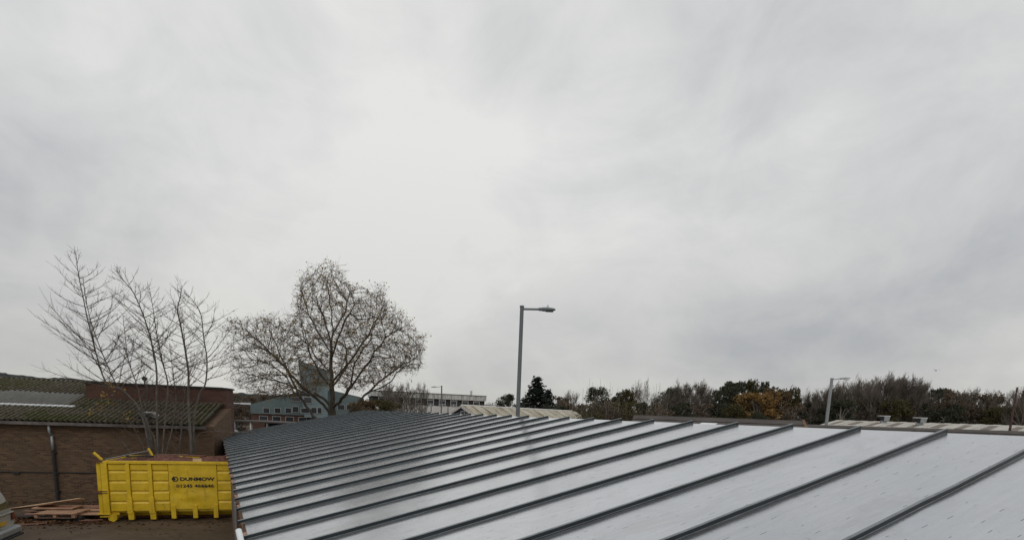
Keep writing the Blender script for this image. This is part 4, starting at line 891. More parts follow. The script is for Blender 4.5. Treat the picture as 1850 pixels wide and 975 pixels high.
def gen_conifer(seed):
    rd = random.Random(seed); T = Segs(); T.chain([Vector((0, 0, 0)), Vector((0, 0, .5)), Vector((0, 0, 1))], 0.018, 0.002); C = []
    for k in range(230):
        z = rd.uniform(0.04, 0.985); L_ = 0.36 * (1 - z) ** 0.8 * rd.uniform(0.65, 1.15) + 0.015; ph = rd.uniform(0, 2 * math.pi); d = Vector((math.cos(ph), math.sin(ph), 0.12)); T.chain([Vector((0, 0, z)), Vector((0, 0, z)) + d * L_], 0.003, 0.001)
        m_ = int(14 + 160 * L_); t = rng.uniform(0.15, 1.05, m_); pts = np.array([[0, 0, z]]) + np.outer(t * L_, np.array(tuple(d))); pts[:, 2] -= t * t * L_ * 0.25; pts += rng.normal(size=(m_, 3)) * np.array([.014, .014, .010]); C.append(pts)
    return T.mesh('trunk', 5), leaf_mesh('crown', np.concatenate(C), 0.016, 0.3)
def norm(pair):
    t, c = pair; co = np.zeros(len(c.vertices) * 3, np.float32); c.vertices.foreach_get('co', co); co = co.reshape(-1, 3); h = np.percentile(co[:, 2], 99.7); w = np.percentile(np.hypot(co[:, 0], co[:, 1]), 90) / 0.40; k = np.array([1 / w, 1 / w, 1 / h], np.float32)
    for m_ in (t, c):
        q_ = np.zeros(len(m_.vertices) * 3, np.float32); m_.vertices.foreach_get('co', q_); q_ = q_.reshape(-1, 3) * k; m_.vertices.foreach_set('co', q_.ravel()); m_.update()
    return pair
VAR = {'bare': [gen_bare(1, .45, 1.0), gen_bare(2, .40, 1.0, .12, .7), gen_bare(3, .5, 1.0, .2, .4), gen_bare(4, .35, 1.1, .1, .9)],
       'fan': [gen_bare(8, .30, 1.15, .05, 1.2, 14), gen_bare(12, .34, 1.15, .08, 1.1, 15)],
       'round': [gen_bare(5, .75, 1.0, .38, .2, 13)],
       'ever': [gen_leafy(31, 9000), gen_leafy(32, 9000, low=.05)], 'pine': [gen_leafy(33, 8000, flat=.6, low=.4, rx=.34)],
       'olive': [gen_leafy(34, 8000, hollow=.2), gen_leafy(35, 8000)], 'brown': [gen_leafy(36, 6500, hollow=.2), gen_leafy(37, 6500)],
       'orange': [gen_leafy(38, 9000, low=.1, lobes=80)], 'rust': [gen_leafy(39, 8500, lobes=80)], 'conifer': [gen_conifer(40)]}
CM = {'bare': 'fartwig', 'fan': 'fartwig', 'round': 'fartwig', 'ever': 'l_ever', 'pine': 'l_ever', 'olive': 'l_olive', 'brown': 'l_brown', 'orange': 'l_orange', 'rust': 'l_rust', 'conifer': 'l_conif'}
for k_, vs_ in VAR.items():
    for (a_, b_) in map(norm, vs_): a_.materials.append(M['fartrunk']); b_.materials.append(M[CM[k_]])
NAMES = {'bare': 'bare_tree', 'fan': 'bare_tree', 'round': 'bare_tree', 'ever': 'evergreen_tree', 'pine': 'pine_tree', 'olive': 'olive_green_tree', 'brown': 'brown_leaved_tree', 'orange': 'autumn_tree', 'rust': 'autumn_tree', 'conifer': 'conifer_tree'}
cnt_ = {}
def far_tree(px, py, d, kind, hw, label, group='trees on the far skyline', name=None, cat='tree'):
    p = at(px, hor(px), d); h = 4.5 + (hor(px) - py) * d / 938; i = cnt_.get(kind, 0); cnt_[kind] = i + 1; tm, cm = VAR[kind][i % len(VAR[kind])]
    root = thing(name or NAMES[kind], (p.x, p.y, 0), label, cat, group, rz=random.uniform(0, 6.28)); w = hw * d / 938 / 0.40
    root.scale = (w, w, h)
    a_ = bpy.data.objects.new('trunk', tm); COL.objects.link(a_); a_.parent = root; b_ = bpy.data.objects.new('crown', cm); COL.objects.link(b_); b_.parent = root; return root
FT = [
 (1225, 704, 96, 'fan', 24, 'pale bare tree in the second row, seen over the fan shaped pair'),
 (1272, 702, 98, 'bare', 24, 'pale bare tree in the second row, right of the fan shaped pair'),
 (1465, 706, 94, 'bare', 24, 'pale bare tree in the second row, behind the gap right of the rust brown tree'),
 (1488, 702, 95, 'fan', 24, 'pale bare tree in the second row, left of the right hand lamp post'),
 (1515, 696, 95, 'bare', 26, 'pale bare tree in the second row, right of the right hand lamp post'),
 (1555, 690, 94, 'fan', 26, 'pale bare tree in the second row, behind the reddish bare tree'),
 (1582, 687, 94, 'bare', 28, 'pale bare tree in the second row, over the left roof vent'),
 (1608, 684, 94, 'fan', 28, 'pale bare tree in the second row, over the gap between the vents'),
 (1633, 687, 94, 'bare', 28, 'pale bare tree in the second row, behind the right slope of the highest trees'),
 (1655, 694, 94, 'fan', 24, 'pale bare tree in the second row, over the right roof vent'),
 (1700, 708, 94, 'bare', 26, 'pale bare tree in the second row, behind the dark pine'),
 (1728, 707, 94, 'fan', 26, 'pale bare tree in the second row, left of the bird'),
 (1757, 709, 94, 'bare', 26, 'pale bare tree in the second row, right of the bird'),
 (1786, 711, 94, 'fan', 26, 'pale bare tree in the second row, between the bird and the thin pole'),
 (1822, 706, 94, 'bare', 26, 'pale bare tree in the second row, behind the thin dark pole'),

 (700, 690, 96, 'bare', 28, 'bare tree behind the right side of the big oak'), (742, 691, 94, 'bare', 26, 'bare tree over the left end of the flat roofed office block'), (762, 690, 96, 'bare', 13, 'small bare tree just left of the thin lamp post by the office block'),
 (690, 722, 72, 'olive', 24, 'low olive bush under the right limbs of the big oak'), (655, 722, 70, 'rust', 26, 'rust coloured bush beside the trunk of the big oak on its right'), (715, 728, 74, 'brown', 18, 'brown bush left of the office block windows'),
 (425, 712, 75, 'brown', 22, 'brown tree directly behind the right end of the dark brick block'), (452, 716, 110, 'brown', 26, 'brown tree on the skyline left of the teal building'), (490, 714, 130, 'brown', 28, 'brown tree on the skyline above the low teal wing'),
 (885, 727, 120, 'bare', 14, 'small bare tree right of the office block'), (893, 733, 115, 'ever', 12, 'small dark bush just right of the office block'), (918, 713, 105, 'ever', 20, 'rounded dark evergreen left of the tall lamp post'), (941, 722, 108, 'ever', 16, 'low dark evergreen directly behind the tall lamp post'),
 (968, 684, 100, 'conifer', 36, 'dark pointed conifer just right of the tall lamp post'), (989, 706, 103, 'conifer', 22, 'smaller conifer touching the right side of the pointed conifer'), (1008, 716, 104, 'brown', 20, 'brown tree immediately right of the two conifers'),
 (1034, 706, 105, 'bare', 18, 'small bare tree between the conifers and the overgrown shrubs'), (1022, 724, 90, 'brown', 22, 'low brown tree in front of the small bare tree by the conifers'), (1078, 701, 98, 'ever', 24, 'dark evergreen behind the tall shoots of the overgrown shrubs'), (1108, 711, 98, 'ever', 18, 'lower dark evergreen between the shoots and the round bare tree'),
 (1133, 704, 96, 'olive', 20, 'olive green tree left of the round bare tree'), (1155, 684, 84, 'round', 17, 'round crowned bare tree standing alone above the shrubs'), (1182, 712, 92, 'bare', 20, 'bare tree just right of the round crowned one'),
 (1210, 702, 90, 'ever', 24, 'dark tree left of the tall fan shaped bare trees'), (1206, 697, 86, 'bare', 22, 'bare tree leaning over the dark tree right of the shrubs'), (1236, 692, 84, 'fan', 24, 'left one of the fan shaped bare trees before the dark pines'), (1262, 690, 84, 'fan', 24, 'right one of the fan shaped bare trees before the dark pines'),
 (1284, 708, 88, 'ever', 22, 'dark evergreen between the fan shaped bare trees and the flat topped pine'), (1308, 700, 90, 'ever', 22, 'dark evergreen under the flat topped pine'), (1320, 691, 92, 'pine', 26, 'flat topped dark pine left of the orange tree'), (1352, 689, 92, 'olive', 20, 'tall olive green tree behind the orange tree'),
 (1378, 692, 92, 'ever', 20, 'dark green tree behind the top of the orange tree'), (1366, 710, 80, 'orange', 42, 'bright orange autumn tree in the middle of the skyline'), (1396, 703, 82, 'rust', 34, 'rust brown autumn tree joined to the right of the orange tree'), (1428, 701, 84, 'olive', 14, 'thin olive tree at the right edge of the rust brown tree'),
 (1368, 746, 72, 'ever', 20, 'low green bush at the foot of the orange tree'), (1430, 735, 76, 'brown', 24, 'low brown bush at the foot of the rust brown tree'),
 (1455, 708, 82, 'fan', 18, 'bare tree immediately right of the rust brown tree'), (1478, 702, 82, 'bare', 22, 'bare tree just left of the right hand lamp post'), (1503, 694, 80, 'fan', 22, 'bare tree directly behind the right hand lamp post'), (1528, 690, 80, 'bare', 22, 'bare tree just right of the right hand lamp post'),
 (1543, 686, 82, 'fan', 20, 'reddish brown bare tree left of the highest part of the treeline'), (1568, 685, 80, 'bare', 24, 'bare tree above the gap left of the left roof vent'), (1594, 678, 80, 'fan', 28, 'tallest bare tree directly above the left roof vent'), (1620, 680, 82, 'fan', 26, 'bare tree between and above the two roof vents'),
 (1645, 683, 80, 'fan', 24, 'bare tree just left of the right roof vent'), (1664, 696, 80, 'bare', 22, 'lower bare tree sloping down above the right roof vent'), (1690, 703, 84, 'pine', 20, 'dark pine right of the right roof vent'), (1714, 706, 80, 'brown', 24, 'brown tree right of the dark pine'), (1742, 703, 82, 'bare', 26, 'bare brownish tree under the flying bird'),
 (1772, 712, 80, 'brown', 22, 'brown tree left of the thin dark pole'), (1800, 706, 82, 'bare', 22, 'bare tree just left of the thin dark pole'), (1840, 693, 70, 'round', 24, 'brown twiggy oak at the right edge of the photo'), (1846, 700, 70.5, 'rust', 12, 'rust coloured treetop at the right edge of the photo'), (1815, 735, 74, 'olive', 26, 'low olive bush left of the foot of the thin dark pole'), (1848, 735, 72, 'ever', 26, 'low dark bush at the right edge of the photo'),
 (1890, 700, 80, 'bare', 26, 'bare tree beyond the right edge of the photo'), (1930, 700, 80, 'brown', 30, 'brown tree beyond the right edge of the photo')]
for t in FT: far_tree(*t)
# understory along the foot of the wood
us = [(1010, 734), (1045, 730), (1085, 728), (1120, 728), (1160, 728), (1195, 730), (1228, 728), (1262, 730), (1296, 728), (1330, 732), (1465, 730), (1492, 728), (1520, 724), (1550, 722), (1580, 720), (1612, 722), (1644, 724), (1676, 728), (1706, 732), (1738, 734), (1768, 736), (1796, 738)]
usn = ['under the small conifer', 'left end of the overgrown shrubs', 'behind the tallest shoots', 'behind the overgrown shrubs', 'under the round bare tree', 'right end of the overgrown shrubs', 'under the left fan shaped tree', 'under the right fan shaped tree', 'left of the flat topped pine', 'left of the orange tree', 'right of the rust brown tree', 'left of the right hand lamp post', 'right of the right hand lamp post', 'above the first brown rooflights', 'just left of the left roof vent', 'just right of the left roof vent', 'between the two roof vents', 'behind the right roof vent', 'right of the right roof vent', 'under the bare tree below the bird', 'above the right hand rooflights', 'left of the thin dark pole']
for i, ((px, py), s_) in enumerate(zip(us, usn)):
    kd_ = ('ever', 'brown', 'ever', 'olive', 'ever', 'brown')[i % 6]; far_tree(px, py, 78 + (i % 3) * 3, kd_, 27, ('dark', 'brown', 'dark', 'olive', 'dark', 'brown')[i % 6] + ' undergrowth ' + s_, 'undergrowth along the foot of the wood', 'undergrowth_bush', 'bush')

# overgrown shrubs close behind the roof, with tall straight shoots
def shrub(px, py, d, hw, mt, label, seed, shoots):
    rd = random.Random(seed); p = at(px, hor(px), d); base = Vector((p.x, p.y, 0)); h = 4.5 + (hor(px) - py) * d / 938; w = hw * d / 938; root = thing('overgrown_shrub', base, label, 'shrub', 'overgrown shrubs behind the metal roof'); T = Segs(); B = Segs(); C = []
    for k in range(60):
        ph = rd.uniform(0, 6.28); r_ = w * math.sqrt(rd.random()); tp = Vector((r_ * math.cos(ph), r_ * math.sin(ph), h * rd.uniform(0.72, 1.0) * (1 - 0.25 * (r_ / w) ** 2))); st = Vector((tp.x * .3, tp.y * .3, 0)); pts = grow_polyline([st, st.lerp(tp, .5) + Vector((0, 0, .4)), tp], 5); T.chain(pts, 0.035, 0.008)
        for q in range(22):
            i = rd.randint(3, 9); bp = wander(pts[i], (rd.gauss(0, 1), rd.gauss(0, 1), rd.gauss(.3, .5)), rd.uniform(0.4, 1.0), 4, 0.15, 0.04, rd); B.chain(bp, 0.010, 0.004)
            for b_ in bp[1:]:
                for z in range(4): C.append((b_.x + rd.gauss(0, .12), b_.y + rd.gauss(0, .12), b_.z + rd.gauss(0, .10)))
    for (sx, sy) in shoots:
        q = at(sx, sy, d) - base; T.chain(wander(Vector((q.x + rd.gauss(0, .1), q.y, h * .6)), (rd.gauss(0, .05), 0, 1), q.z - h * .6, 6, 0.025, 0.02, rd), 0.016, 0.006)
    tag(link('stems', T.mesh('stems', 4), root, M['fartrunk']), kind='stuff'); tag(link('twigs', B.mesh('twigs', 3), root, M['twig']), kind='stuff'); tag(link('leaves', leaf_mesh('leaves', C, 0.05), root, M[mt]), kind='stuff')
shrub(1052, 722, 29, 34, 'l_olive', 'left overgrown shrub with olive leaves, beside the end of the pale barn roof', 51, [(1048, 700), (1062, 682), (1072, 698), (1040, 705)])
shrub(1092, 716, 30, 34, 'l_brown', 'brown overgrown shrub with the tallest straight shoots', 52, [(1075, 690), (1083, 695), (1087, 684), (1097, 692), (1105, 698), (1112, 690)])
shrub(1138, 722, 30, 32, 'l_olive', 'middle overgrown shrub with olive leaves below the round bare tree', 53, [(1120, 706), (1126, 700)])
shrub(1182, 726, 30, 34, 'l_brown', 'right overgrown shrub with brown leaves, left of the low dark roof', 54, [(1184, 692), (1192, 695), (1198, 690), (1205, 700)])

# ------------------------------------------------------------------ lamp posts
def lamp(px, ptop, pbase_px, d, mt, label, arm_px, sgn, r=0.075, rise=0.05, head=0.62, hd=1.0):
    top = at(px, ptop, d); b0 = Vector((top.x, top.y, 0)); root = thing('street_lamp', b0, label, 'street lamp', 'street lamps'); hgt = top.z
    b = MB(); b.tube([(0, 0, 0), (0, 0, 1.4), (0, 0, 1.45), (0, 0, hgt)], [r * 1.45, r * 1.45, r * 1.15, r * 0.95], 14); b.tube([(0, 0, hgt), (0, 0, hgt + 0.05)], r * 1.12, 14); b.build('column', M[mt], root, smooth=False)
    U = Vector((RT.x, RT.y, 0)).normalized() * sgn; al = arm_px * d / 938
    b = MB(); b.tube([Vector((0, 0, hgt - 0.05)), U * al + ZV * (hgt - 0.05 + rise * al)], 0.028 * hd, 10); b.build('arm', M[mt], root)
    s0 = U * (al - 0.02) + ZV * (hgt - 0.05 + rise * al); V_ = ZV.cross(U); L_ = head
    b = MB(); prof = [(0, 0.03, 0.035), (0.10, 0.06, 0.05), (0.22, 0.06, 0.05), (0.30, 0.11, 0.06), (0.62, 0.13, 0.055), (0.9, 0.09, 0.04), (1.0, 0.04, 0.015)]; vs = []
    for (t, w, h2) in prof:
        c = s0 + U * (t * L_) + ZV * (rise * 0.6 * t * L_)
        for (i, j) in ((-1, -0.7), (1, -0.7), (1, 0.3), (0.5, 1), (-0.5, 1), (-1, 0.3)): vs.append(c + V_ * (w * i) + ZV * (h2 * j))
    fs = [(a * 6 + k, a * 6 + (k + 1) % 6, (a + 1) * 6 + (k + 1) % 6, (a + 1) * 6 + k) for a in range(len(prof) - 1) for k in range(6)] + [(5, 4, 3, 2, 1, 0), tuple(range(len(vs) - 6, len(vs)))]
    b.add(vs, fs); b.tube([s0 + U * 0.04, s0 + U * 0.16], 0.05, 10); hd_ = b.build('lantern_head', M[mt + '' if mt == 'lampsteel' else mt], root, bevel=0.006)
    b = MB(); c = s0 + U * (0.66 * L_) - ZV * 0.045; b.box(c, (0.42 * L_, 0.17, 0.03), (U, V_, ZV)); b.build('lens', M['glass'], hd_)
    b = MB(); c = s0 + U * (0.55 * L_) + ZV * 0.05; b.tube([c, c + ZV * 0.09], [0.04, 0.035], 10); b.build('light_sensor', M['white'], hd_)
lamp(943, 555, 935, 17.0, 'lampsteel', 'tall grey street lamp close behind the metal roof in the centre of the photo', 30, 1, 0.066, 0.02, 0.58, 1.2)
lamp(1503, 684, 1491, 36.0, 'lampsteel2', 'pale street lamp on the right, standing in front of the bare trees', 14, 1, 0.10, 0.16, 0.75)
lamp(798, 697, 798, 66.0, 'lampsteel', 'thin distant street lamp in front of the flat roofed office block', 9, -1, 0.085, -0.12, 0.75)
pb = at(1838, 699, 40); b = MB(); b.tube([(pb.x, pb.y, 0), (pb.x, pb.y, pb.z)], [0.13, 0.055], 8)
o = b.build('thin_pole', pmat('maroon_pole', (0.06, 0.03, 0.03), (0.10, 0.055, 0.05), 2, 0.8, 0, 0.1), None); o.name = 'wooden_pole'; tag(o, 'thin dark reddish pole standing before the pale roof at the right edge', 'pole')
# small pole stub by the office
pb = at(779, 733, 60); b = MB(); b.tube([(pb.x, pb.y, 0), (pb.x, pb.y, pb.z)], 0.05, 6); o = b.build('signpost', M['lampsteel'], None); tag(o, 'short thin post below the office windows, left of the distant lamp', 'post')

# ------------------------------------------------------------------ flat roofed office block
def two(pxa, da, pxb, db): 
    A = at(pxa, hor(pxa), da); B_ = at(pxb, hor(pxb), db); A.z = B_.z = 0; U = (B_ - A).normalized(); return A, B_, U, Vector((-U.y, U.x, 0)), (B_ - A).length
A, B_, U, V_, LL = two(672, 98, 876, 105); ax = (U, V_, ZV)
of = thing('office_block', A, 'long flat roofed white office block with a band of windows, left of the tall lamp', 'building'); zt = 4.5 + 35.5 / 938 * 100
def q(a, v, z): return A + U * a + V_ * v + ZV * z
M['stained'] = mat_stain('stained_white_fascia', (0.52, 0.52, 0.49), (0.66, 0.66, 0.63), (0.16, 0.155, 0.13), math.atan2(U.y, U.x), 1.2)
zf = 7.32; zs = 5.95
b = MB(); b.box(q(LL / 2, 6, zs / 2), (LL, 12, zs), ax); b.build('lower_wall', M['concrete'], of, off=A)
b = MB(); b.box(q(LL / 2, 6.1, (zs + zf) / 2), (LL - 0.2, 11.8, zf - zs), ax); b.build('upper_wall', M['darkpanel'], of, off=A)
b = MB(); b.box(q(LL / 2, 6, (zf + zt) / 2), (LL + 0.3, 12.4, zt - zf), ax); b.build('fascia', M['stained'], of, off=A)
b = MB(); b.box(q(LL / 2, 6, zt + 0.04), (LL + 0.5, 12.6, 0.08), ax); b.build('roof', M['leadroof'], of, off=A)
bay = 2.30; 
for i in range(9):
    a = LL - 1.3 - i * bay - 0.55
    if a < 0.8: break
    b = MB(); w, h2 = 1.22, zf - zs
    for c, s_ in (((a - w / 2, .0, 0), (.08, .12, h2)), ((a + w / 2, 0, 0), (.08, .12, h2)), ((a, 0, h2 / 2 - .05), (w, .11, .09)), ((a, 0, -h2 / 2 + .05), (w, .11, .09)), ((a, 0, -h2 / 2 + .38), (w, .11, .08)), ((a, 0, h2 / 2 - .30), (w, .10, .06)), ((a, 0.0, -h2 / 2 + .21), (.10, .10, .30))):
        b.box(q(c[0], c[1] - 0.02, (zs + zf) / 2 + c[2]), s_, ax)
    wf = b.build('window', M['whiteframe'], of, off=A); b = MB(); b.box(q(a, 0.02, (zs + zf) / 2), (w - .05, .03, h2 - .05), ax); b.build('pane', M['glass'], wf, off=(0, 0, 0)).location = -A
b = MB(); b.box(q(LL - 2.2, 3, zt + .55), (.35, .35, 1.0), ax); b.build('chimney', M['stained'], of, off=A)
b = MB()
for a in (6.0, 9.0, 14.5): b.tube([q(a, -0.08, 0), q(a, -0.08, zs)], 0.06, 6)
b.build('downpipe', M['darkpanel'], of, off=A)

# ------------------------------------------------------------------ barn with blue-grey gable and mossy pale roof
A, B_, U, V_, LL = two(836, 46, 1034, 56); ax = (U, V_, ZV)
bn = thing('mossy_roofed_barn', A, 'low barn with slate blue gable and pale mossy sheet roof behind the tall lamp', 'building'); zr = 4.5 + 15.3 / 938 * 46.5; hwid = 3.2; drop = 1.35
b = MB(); b.prism([(-hwid, 0), (-hwid, zr - drop - .08), (0, zr - .08), (hwid, zr - drop - .08), (hwid, 0)], A, V_, ZV, U, LL); b.build('wall', M['gunpaint'], bn, off=A)
M['barnroof'] = mat_stain('pale_mossy_sheet', (0.36, 0.33, 0.26), (0.50, 0.47, 0.39), (0.15, 0.125, 0.07), math.atan2(U.y, U.x), 1.6)
sw = 1.1; nS = int(LL / sw) + 1
for sd_ in (-1, 1):
    dv = (V_ * sd_ * hwid - ZV * drop).normalized(); nrm = (V_ * drop + ZV * hwid * sd_).normalized() * sd_; ln = math.hypot(hwid, drop) + .15
    for i in range(nS):
        b = MB(); c = A + ZV * zr + U * (i * sw + sw / 2 - 0.15) + dv * (ln / 2) + nrm * (0.02 if i % 2 else 0.035); b.box(c, (sw - 0.02, ln, 0.02), (U, dv, nrm)); b.box(c - U * (sw / 2 - .05) + nrm * .03, (.07, ln, 0.05), (U, dv, nrm)); b.build('roof_sheet', M['barnroof'], bn, off=A)
b = MB(); b.tube([A + ZV * (zr + .04) - U * .2, A + ZV * (zr + .04) + U * (LL - .1)], .09, 6); b.build('ridge_cap', M['concrete'], bn, off=A)
b = MB()
for sd_ in (-1, 1):
    dv = (V_ * sd_ * hwid - ZV * drop).normalized(); b.box(A + ZV * (zr - .06) + dv * (hwid / 2 + .1) - U * .2, (.06, hwid * 1.1, .2), (U, dv, U.cross(dv)))
b.build('barge_board', M['concrete'], bn, off=A)
b = MB()
for c, s_ in (((-.5, 0), (.06, .9)), ((.5, 0), (.06, .9)), ((0, .45), (1.06, .07)), ((0, -.45), (1.06, .07)), ((0, 0), (.06, .9))): b.box(A - U * .04 + V_ * (-.3 + c[0]) + ZV * (4.35 + c[1]), (.06, s_[0], s_[1]), ax)
wf = b.build('window', M['whiteframe'], bn, off=A); b = MB(); b.box(A - U * .01 - V_ * .3 + ZV * 4.35, (.04, 1.0, .85), ax); b.build('pane', M['glass'], wf).location = -A

# ------------------------------------------------------------------ low dark roofs and pale rooflit roof on the right
def tiled(pxa, pxb, da, db, ytop_off, hw_, drop_, label, name, gable=True):
    A, B_, U, V_, LL = two(pxa, da, pxb, db); zr = 4.5 + ytop_off / 938 * (da + db) / 2; root = thing(name, A, label, 'building'); b = MB()
    b.prism([(-hw_, 0), (-hw_, zr - drop_), (0, zr - .04), (hw_, zr - drop_), (hw_, 0)], A, V_, ZV, U, LL); b.build('wall', M['concrete'] if gable else M['brick2'], root, off=A)
    for sd_ in (-1, 1):
        dv = (V_ * sd_ * hw_ - ZV * drop_).normalized(); nrm = (V_ * sd_ * drop_ + ZV * hw_).normalized(); nrows = 6; ln = math.hypot(hw_, drop_) + .25
        for r_ in range(nrows):
            b = MB(); c = A + U * LL / 2 + ZV * zr + dv * (ln * (r_ + .5) / nrows) + nrm * (.03 + .012 * (nrows - r_)); t2 = (dv + nrm * 0.03).normalized(); b.box(c, (LL + .3, ln / nrows + .04, .03), (U, t2, U.cross(t2).normalized())); b.build('tile_course', M['leadroof'], root, off=A)
    return root, A, U, V_, LL, zr
r1, A, U, V_, LL, zr = tiled(1150, 1446, 27.5, 25, 7.6, 3.0, 1.1, 'low dark roofed building just behind the right half of the metal roof', 'dark_roofed_building')
b = MB(); b.tube([A + ZV * (zr + .05), A + U * LL + ZV * (zr + .05)], .08, 6); b.build('ridge_cap', M['leadroof'], r1, off=A)
b = MB(); dv = (-V_ * 3.0 - ZV * 1.1).normalized(); nrm = (-V_ * 1.1 + ZV * 3.0).normalized(); ce = at(1272, 766, 25.6); t_ = (ce - A).dot(U); skw = (dv - U * .7).normalized(); b.box(A + U * t_ + ZV * zr + dv * 1.25 + nrm * .14, (.72, 0.9, .03), (U, skw, nrm)); b.build('skylight', M['white'], r1, off=A)
# rusty hip at its right end
b = MB(); E_ = A + U * LL
for sd_ in (-1, 1):
    dv = (V_ * sd_ * 3.0 - ZV * 1.1).normalized(); nrm = (V_ * sd_ * 1.1 + ZV * 3.0).normalized(); b.box(E_ + ZV * zr + dv * 1.6 + nrm * .12 + U * .08, (.13, 3.3, .05), (U, dv, nrm))
b.build('verge_tiles', M['rusttile'], r1, off=A)
r2, A, U, V_, LL, zr = tiled(1452, 1900, 30, 20, 3.2, 2.6, 0.7, 'very low dark eaved building in front of the pale rooflit roof on the right', 'low_dark_building', False)
g2 = at(1652, 776, 23.5); b = MB(); nU = Vector((RT.x, RT.y, 0)).normalized()
b.prism([(-.75, -.5), (0, 0.02), (.75, -.5)], Vector((g2.x, g2.y, g2.z)), nU, ZV, Vector((FW.x, FW.y, 0)).normalized(), 1.5); b.build('dormer', M['leadroof'], r2, off=A)
# pale roof with brown rooflights
EA = at(1474, hor(1474) - 3.4, 56); EB = at(1900, hor(1900) - 1.2, 40); RA = at(1512, hor(1512) - 15.5, 63); RB = at(1930, hor(1930) - 19.0, 48)
pr = thing('rooflit_shed', (EA.x, EA.y, 0), 'wide shed with a pale ribbed roof and brown rooflights on the right', 'building'); OA = Vector((EA.x, EA.y, 0))
b = MB(); dn = Vector((0, 0, -1)); 
bk_ = (RA - EA); 
vs = [EA, EB, RB, RA]; lowv = [Vector((p.x, p.y, 0)) for p in vs]
b.add([p - ZV * .06 for p in vs] + lowv, [(0, 1, 2, 3), (4, 5, 1, 0), (5, 6, 2, 1), (6, 7, 3, 2), (7, 4, 0, 3)]); b.build('wall', M['darkpanel'], pr, off=OA)
M['paleroof'] = mat_stain('pale_roof_sheet', (0.42, 0.41, 0.37), (0.54, 0.53, 0.48), (0.26, 0.22, 0.17), math.atan2((EB - EA).y, (EB - EA).x), 0.9)
M['brownlight'] = pmat('brown_rooflight', (0.10, 0.07, 0.05), (0.17, 0.13, 0.09), 1.5, 0.6, 0, 0)
nsh = 30; nr_ = (EB - EA).cross(RA - EA).normalized(); nr_ = nr_ if nr_.z > 0 else -nr_
for i in range(nsh):
    t0, t1 = i / nsh, (i + 0.985) / nsh; p = [EA.lerp(EB, t0), EA.lerp(EB, t1), RA.lerp(RB, t1), RA.lerp(RB, t0)]; hgt = .02 if i % 2 else .05
    b = MB(); b.add([x + nr_ * (hgt - .03) for x in p] + [x + nr_ * hgt for x in p], [(3, 2, 1, 0), (4, 5, 6, 7), (0, 1, 5, 4), (1, 2, 6, 5), (2, 3, 7, 6), (3, 0, 4, 7)]); b.build('roof_sheet', M['paleroof'], pr, off=OA)
    if i % 3 == 1:
        a0_, a1_ = (0.32, 0.80) ; c = [p[0].lerp(p[3], a0_), p[1].lerp(p[2], a0_), p[1].lerp(p[2], a1_), p[0].lerp(p[3], a1_)]; b = MB(); b.add([x + nr_ * (hgt + .004) for x in c] + [x + nr_ * (hgt + .03) for x in c], [(4, 5, 6, 7), (0, 1, 5, 4), (1, 2, 6, 5), (2, 3, 7, 6), (3, 0, 4, 7)]); b.build('rooflight', M['brownlight'], pr, off=OA)
def cowl(px, py, d, sz, label):
    c = at(px, py, d); root = thing('roof_vent', (c.x, c.y, c.z), label, 'roof vent', 'box vents on the pale roof'); U = Vector((RT.x, RT.y, 0)).normalized(); V_ = Vector((FW.x, FW.y, 0)).normalized(); U2 = (U * .9 - V_ * .35).normalized(); V2 = ZV.cross(U2)
    b = MB(); b.prism([(-sz * .05, 0), (-sz * .05, sz * .5), (sz * .5, sz * .5), (sz * .42, 0)], -V2 * sz * .4, U2, ZV, V2, sz * .8); b.build('hood', M['greymetal'], root)
    b = MB(); b.prism([(-sz * .08, sz * .04), (-sz * .46, sz * .34), (-sz * .46, sz * .44), (-sz * .08, sz * .44)], -V2 * sz * .4, U2, ZV, V2, sz * .8); b.build('louvre', M['dark'], root)
    b = MB(); b.box(ZV * (sz * .52), (sz * 1.04, sz * .86, sz * .05), (U2, V2, ZV)); b.build('cap', M['white'], root)
    b = MB(); b.box(-ZV * sz * .35, (sz * .5, sz * .5, sz * .75), (U2, V2, ZV)); b.build('duct', M['greymetal'], root)
cowl(1596, 759.5, 57, 1.0, 'left one of the two grey box vents on the pale roof'); cowl(1661, 763.5, 53, 1.0, 'right one of the two grey box vents on the pale roof')

# ------------------------------------------------------------------ teal clad building behind the oak
M['teal'] = pmat('teal_cladding', (0.075, 0.108, 0.112), (0.11, 0.15, 0.152), 0.4, 0.6, 0, 0.1, 0.01, fine=3)
M['bluegrey'] = pmat('blue_grey_cladding', (0.125, 0.17, 0.18), (0.16, 0.21, 0.22), 0.4, 0.6, 0, 0.1, 0.01, fine=3)
A, B_, U, V_, LL = two(452, 88, 650, 92); ax = (U, V_, ZV); te = thing('teal_building', A, 'teal clad building with a tall sloping slab tower seen through the oak', 'building')
def zt_(px, py, d=90): return 4.5 + (hor(px) - py) / 938 * d
def ua(px): return (px - 452) / (650 - 452) * LL
b = MB(); b.prism([(0, 3.3), (0, zt_(452, 730)), (ua(521), zt_(521, 712)), (ua(545), zt_(545, 705)), (ua(600), zt_(600, 705)), (LL, zt_(650, 716)), (LL, 3.3)], q(0, 0, 0) * 0 + A, U, ZV, V_, 14); b.build('clad_wall', M['teal'], te, off=A)
b = MB(); b.box(A + U * LL / 2 + V_ * 7 + ZV * 1.6, (LL - .3, 13.6, 3.35), ax); b.build('brick_base', M['brick2'], te, off=A)
b = MB(); b.prism([(ua(550), 3.0), (ua(541), zt_(541, 655)), (ua(566), zt_(566, 661)), (ua(592), zt_(592, 670)), (ua(592), 3.0)], A - V_ * 1.5, U, ZV, V_, 6); b.build('tower', M['bluegrey'], te, off=A)
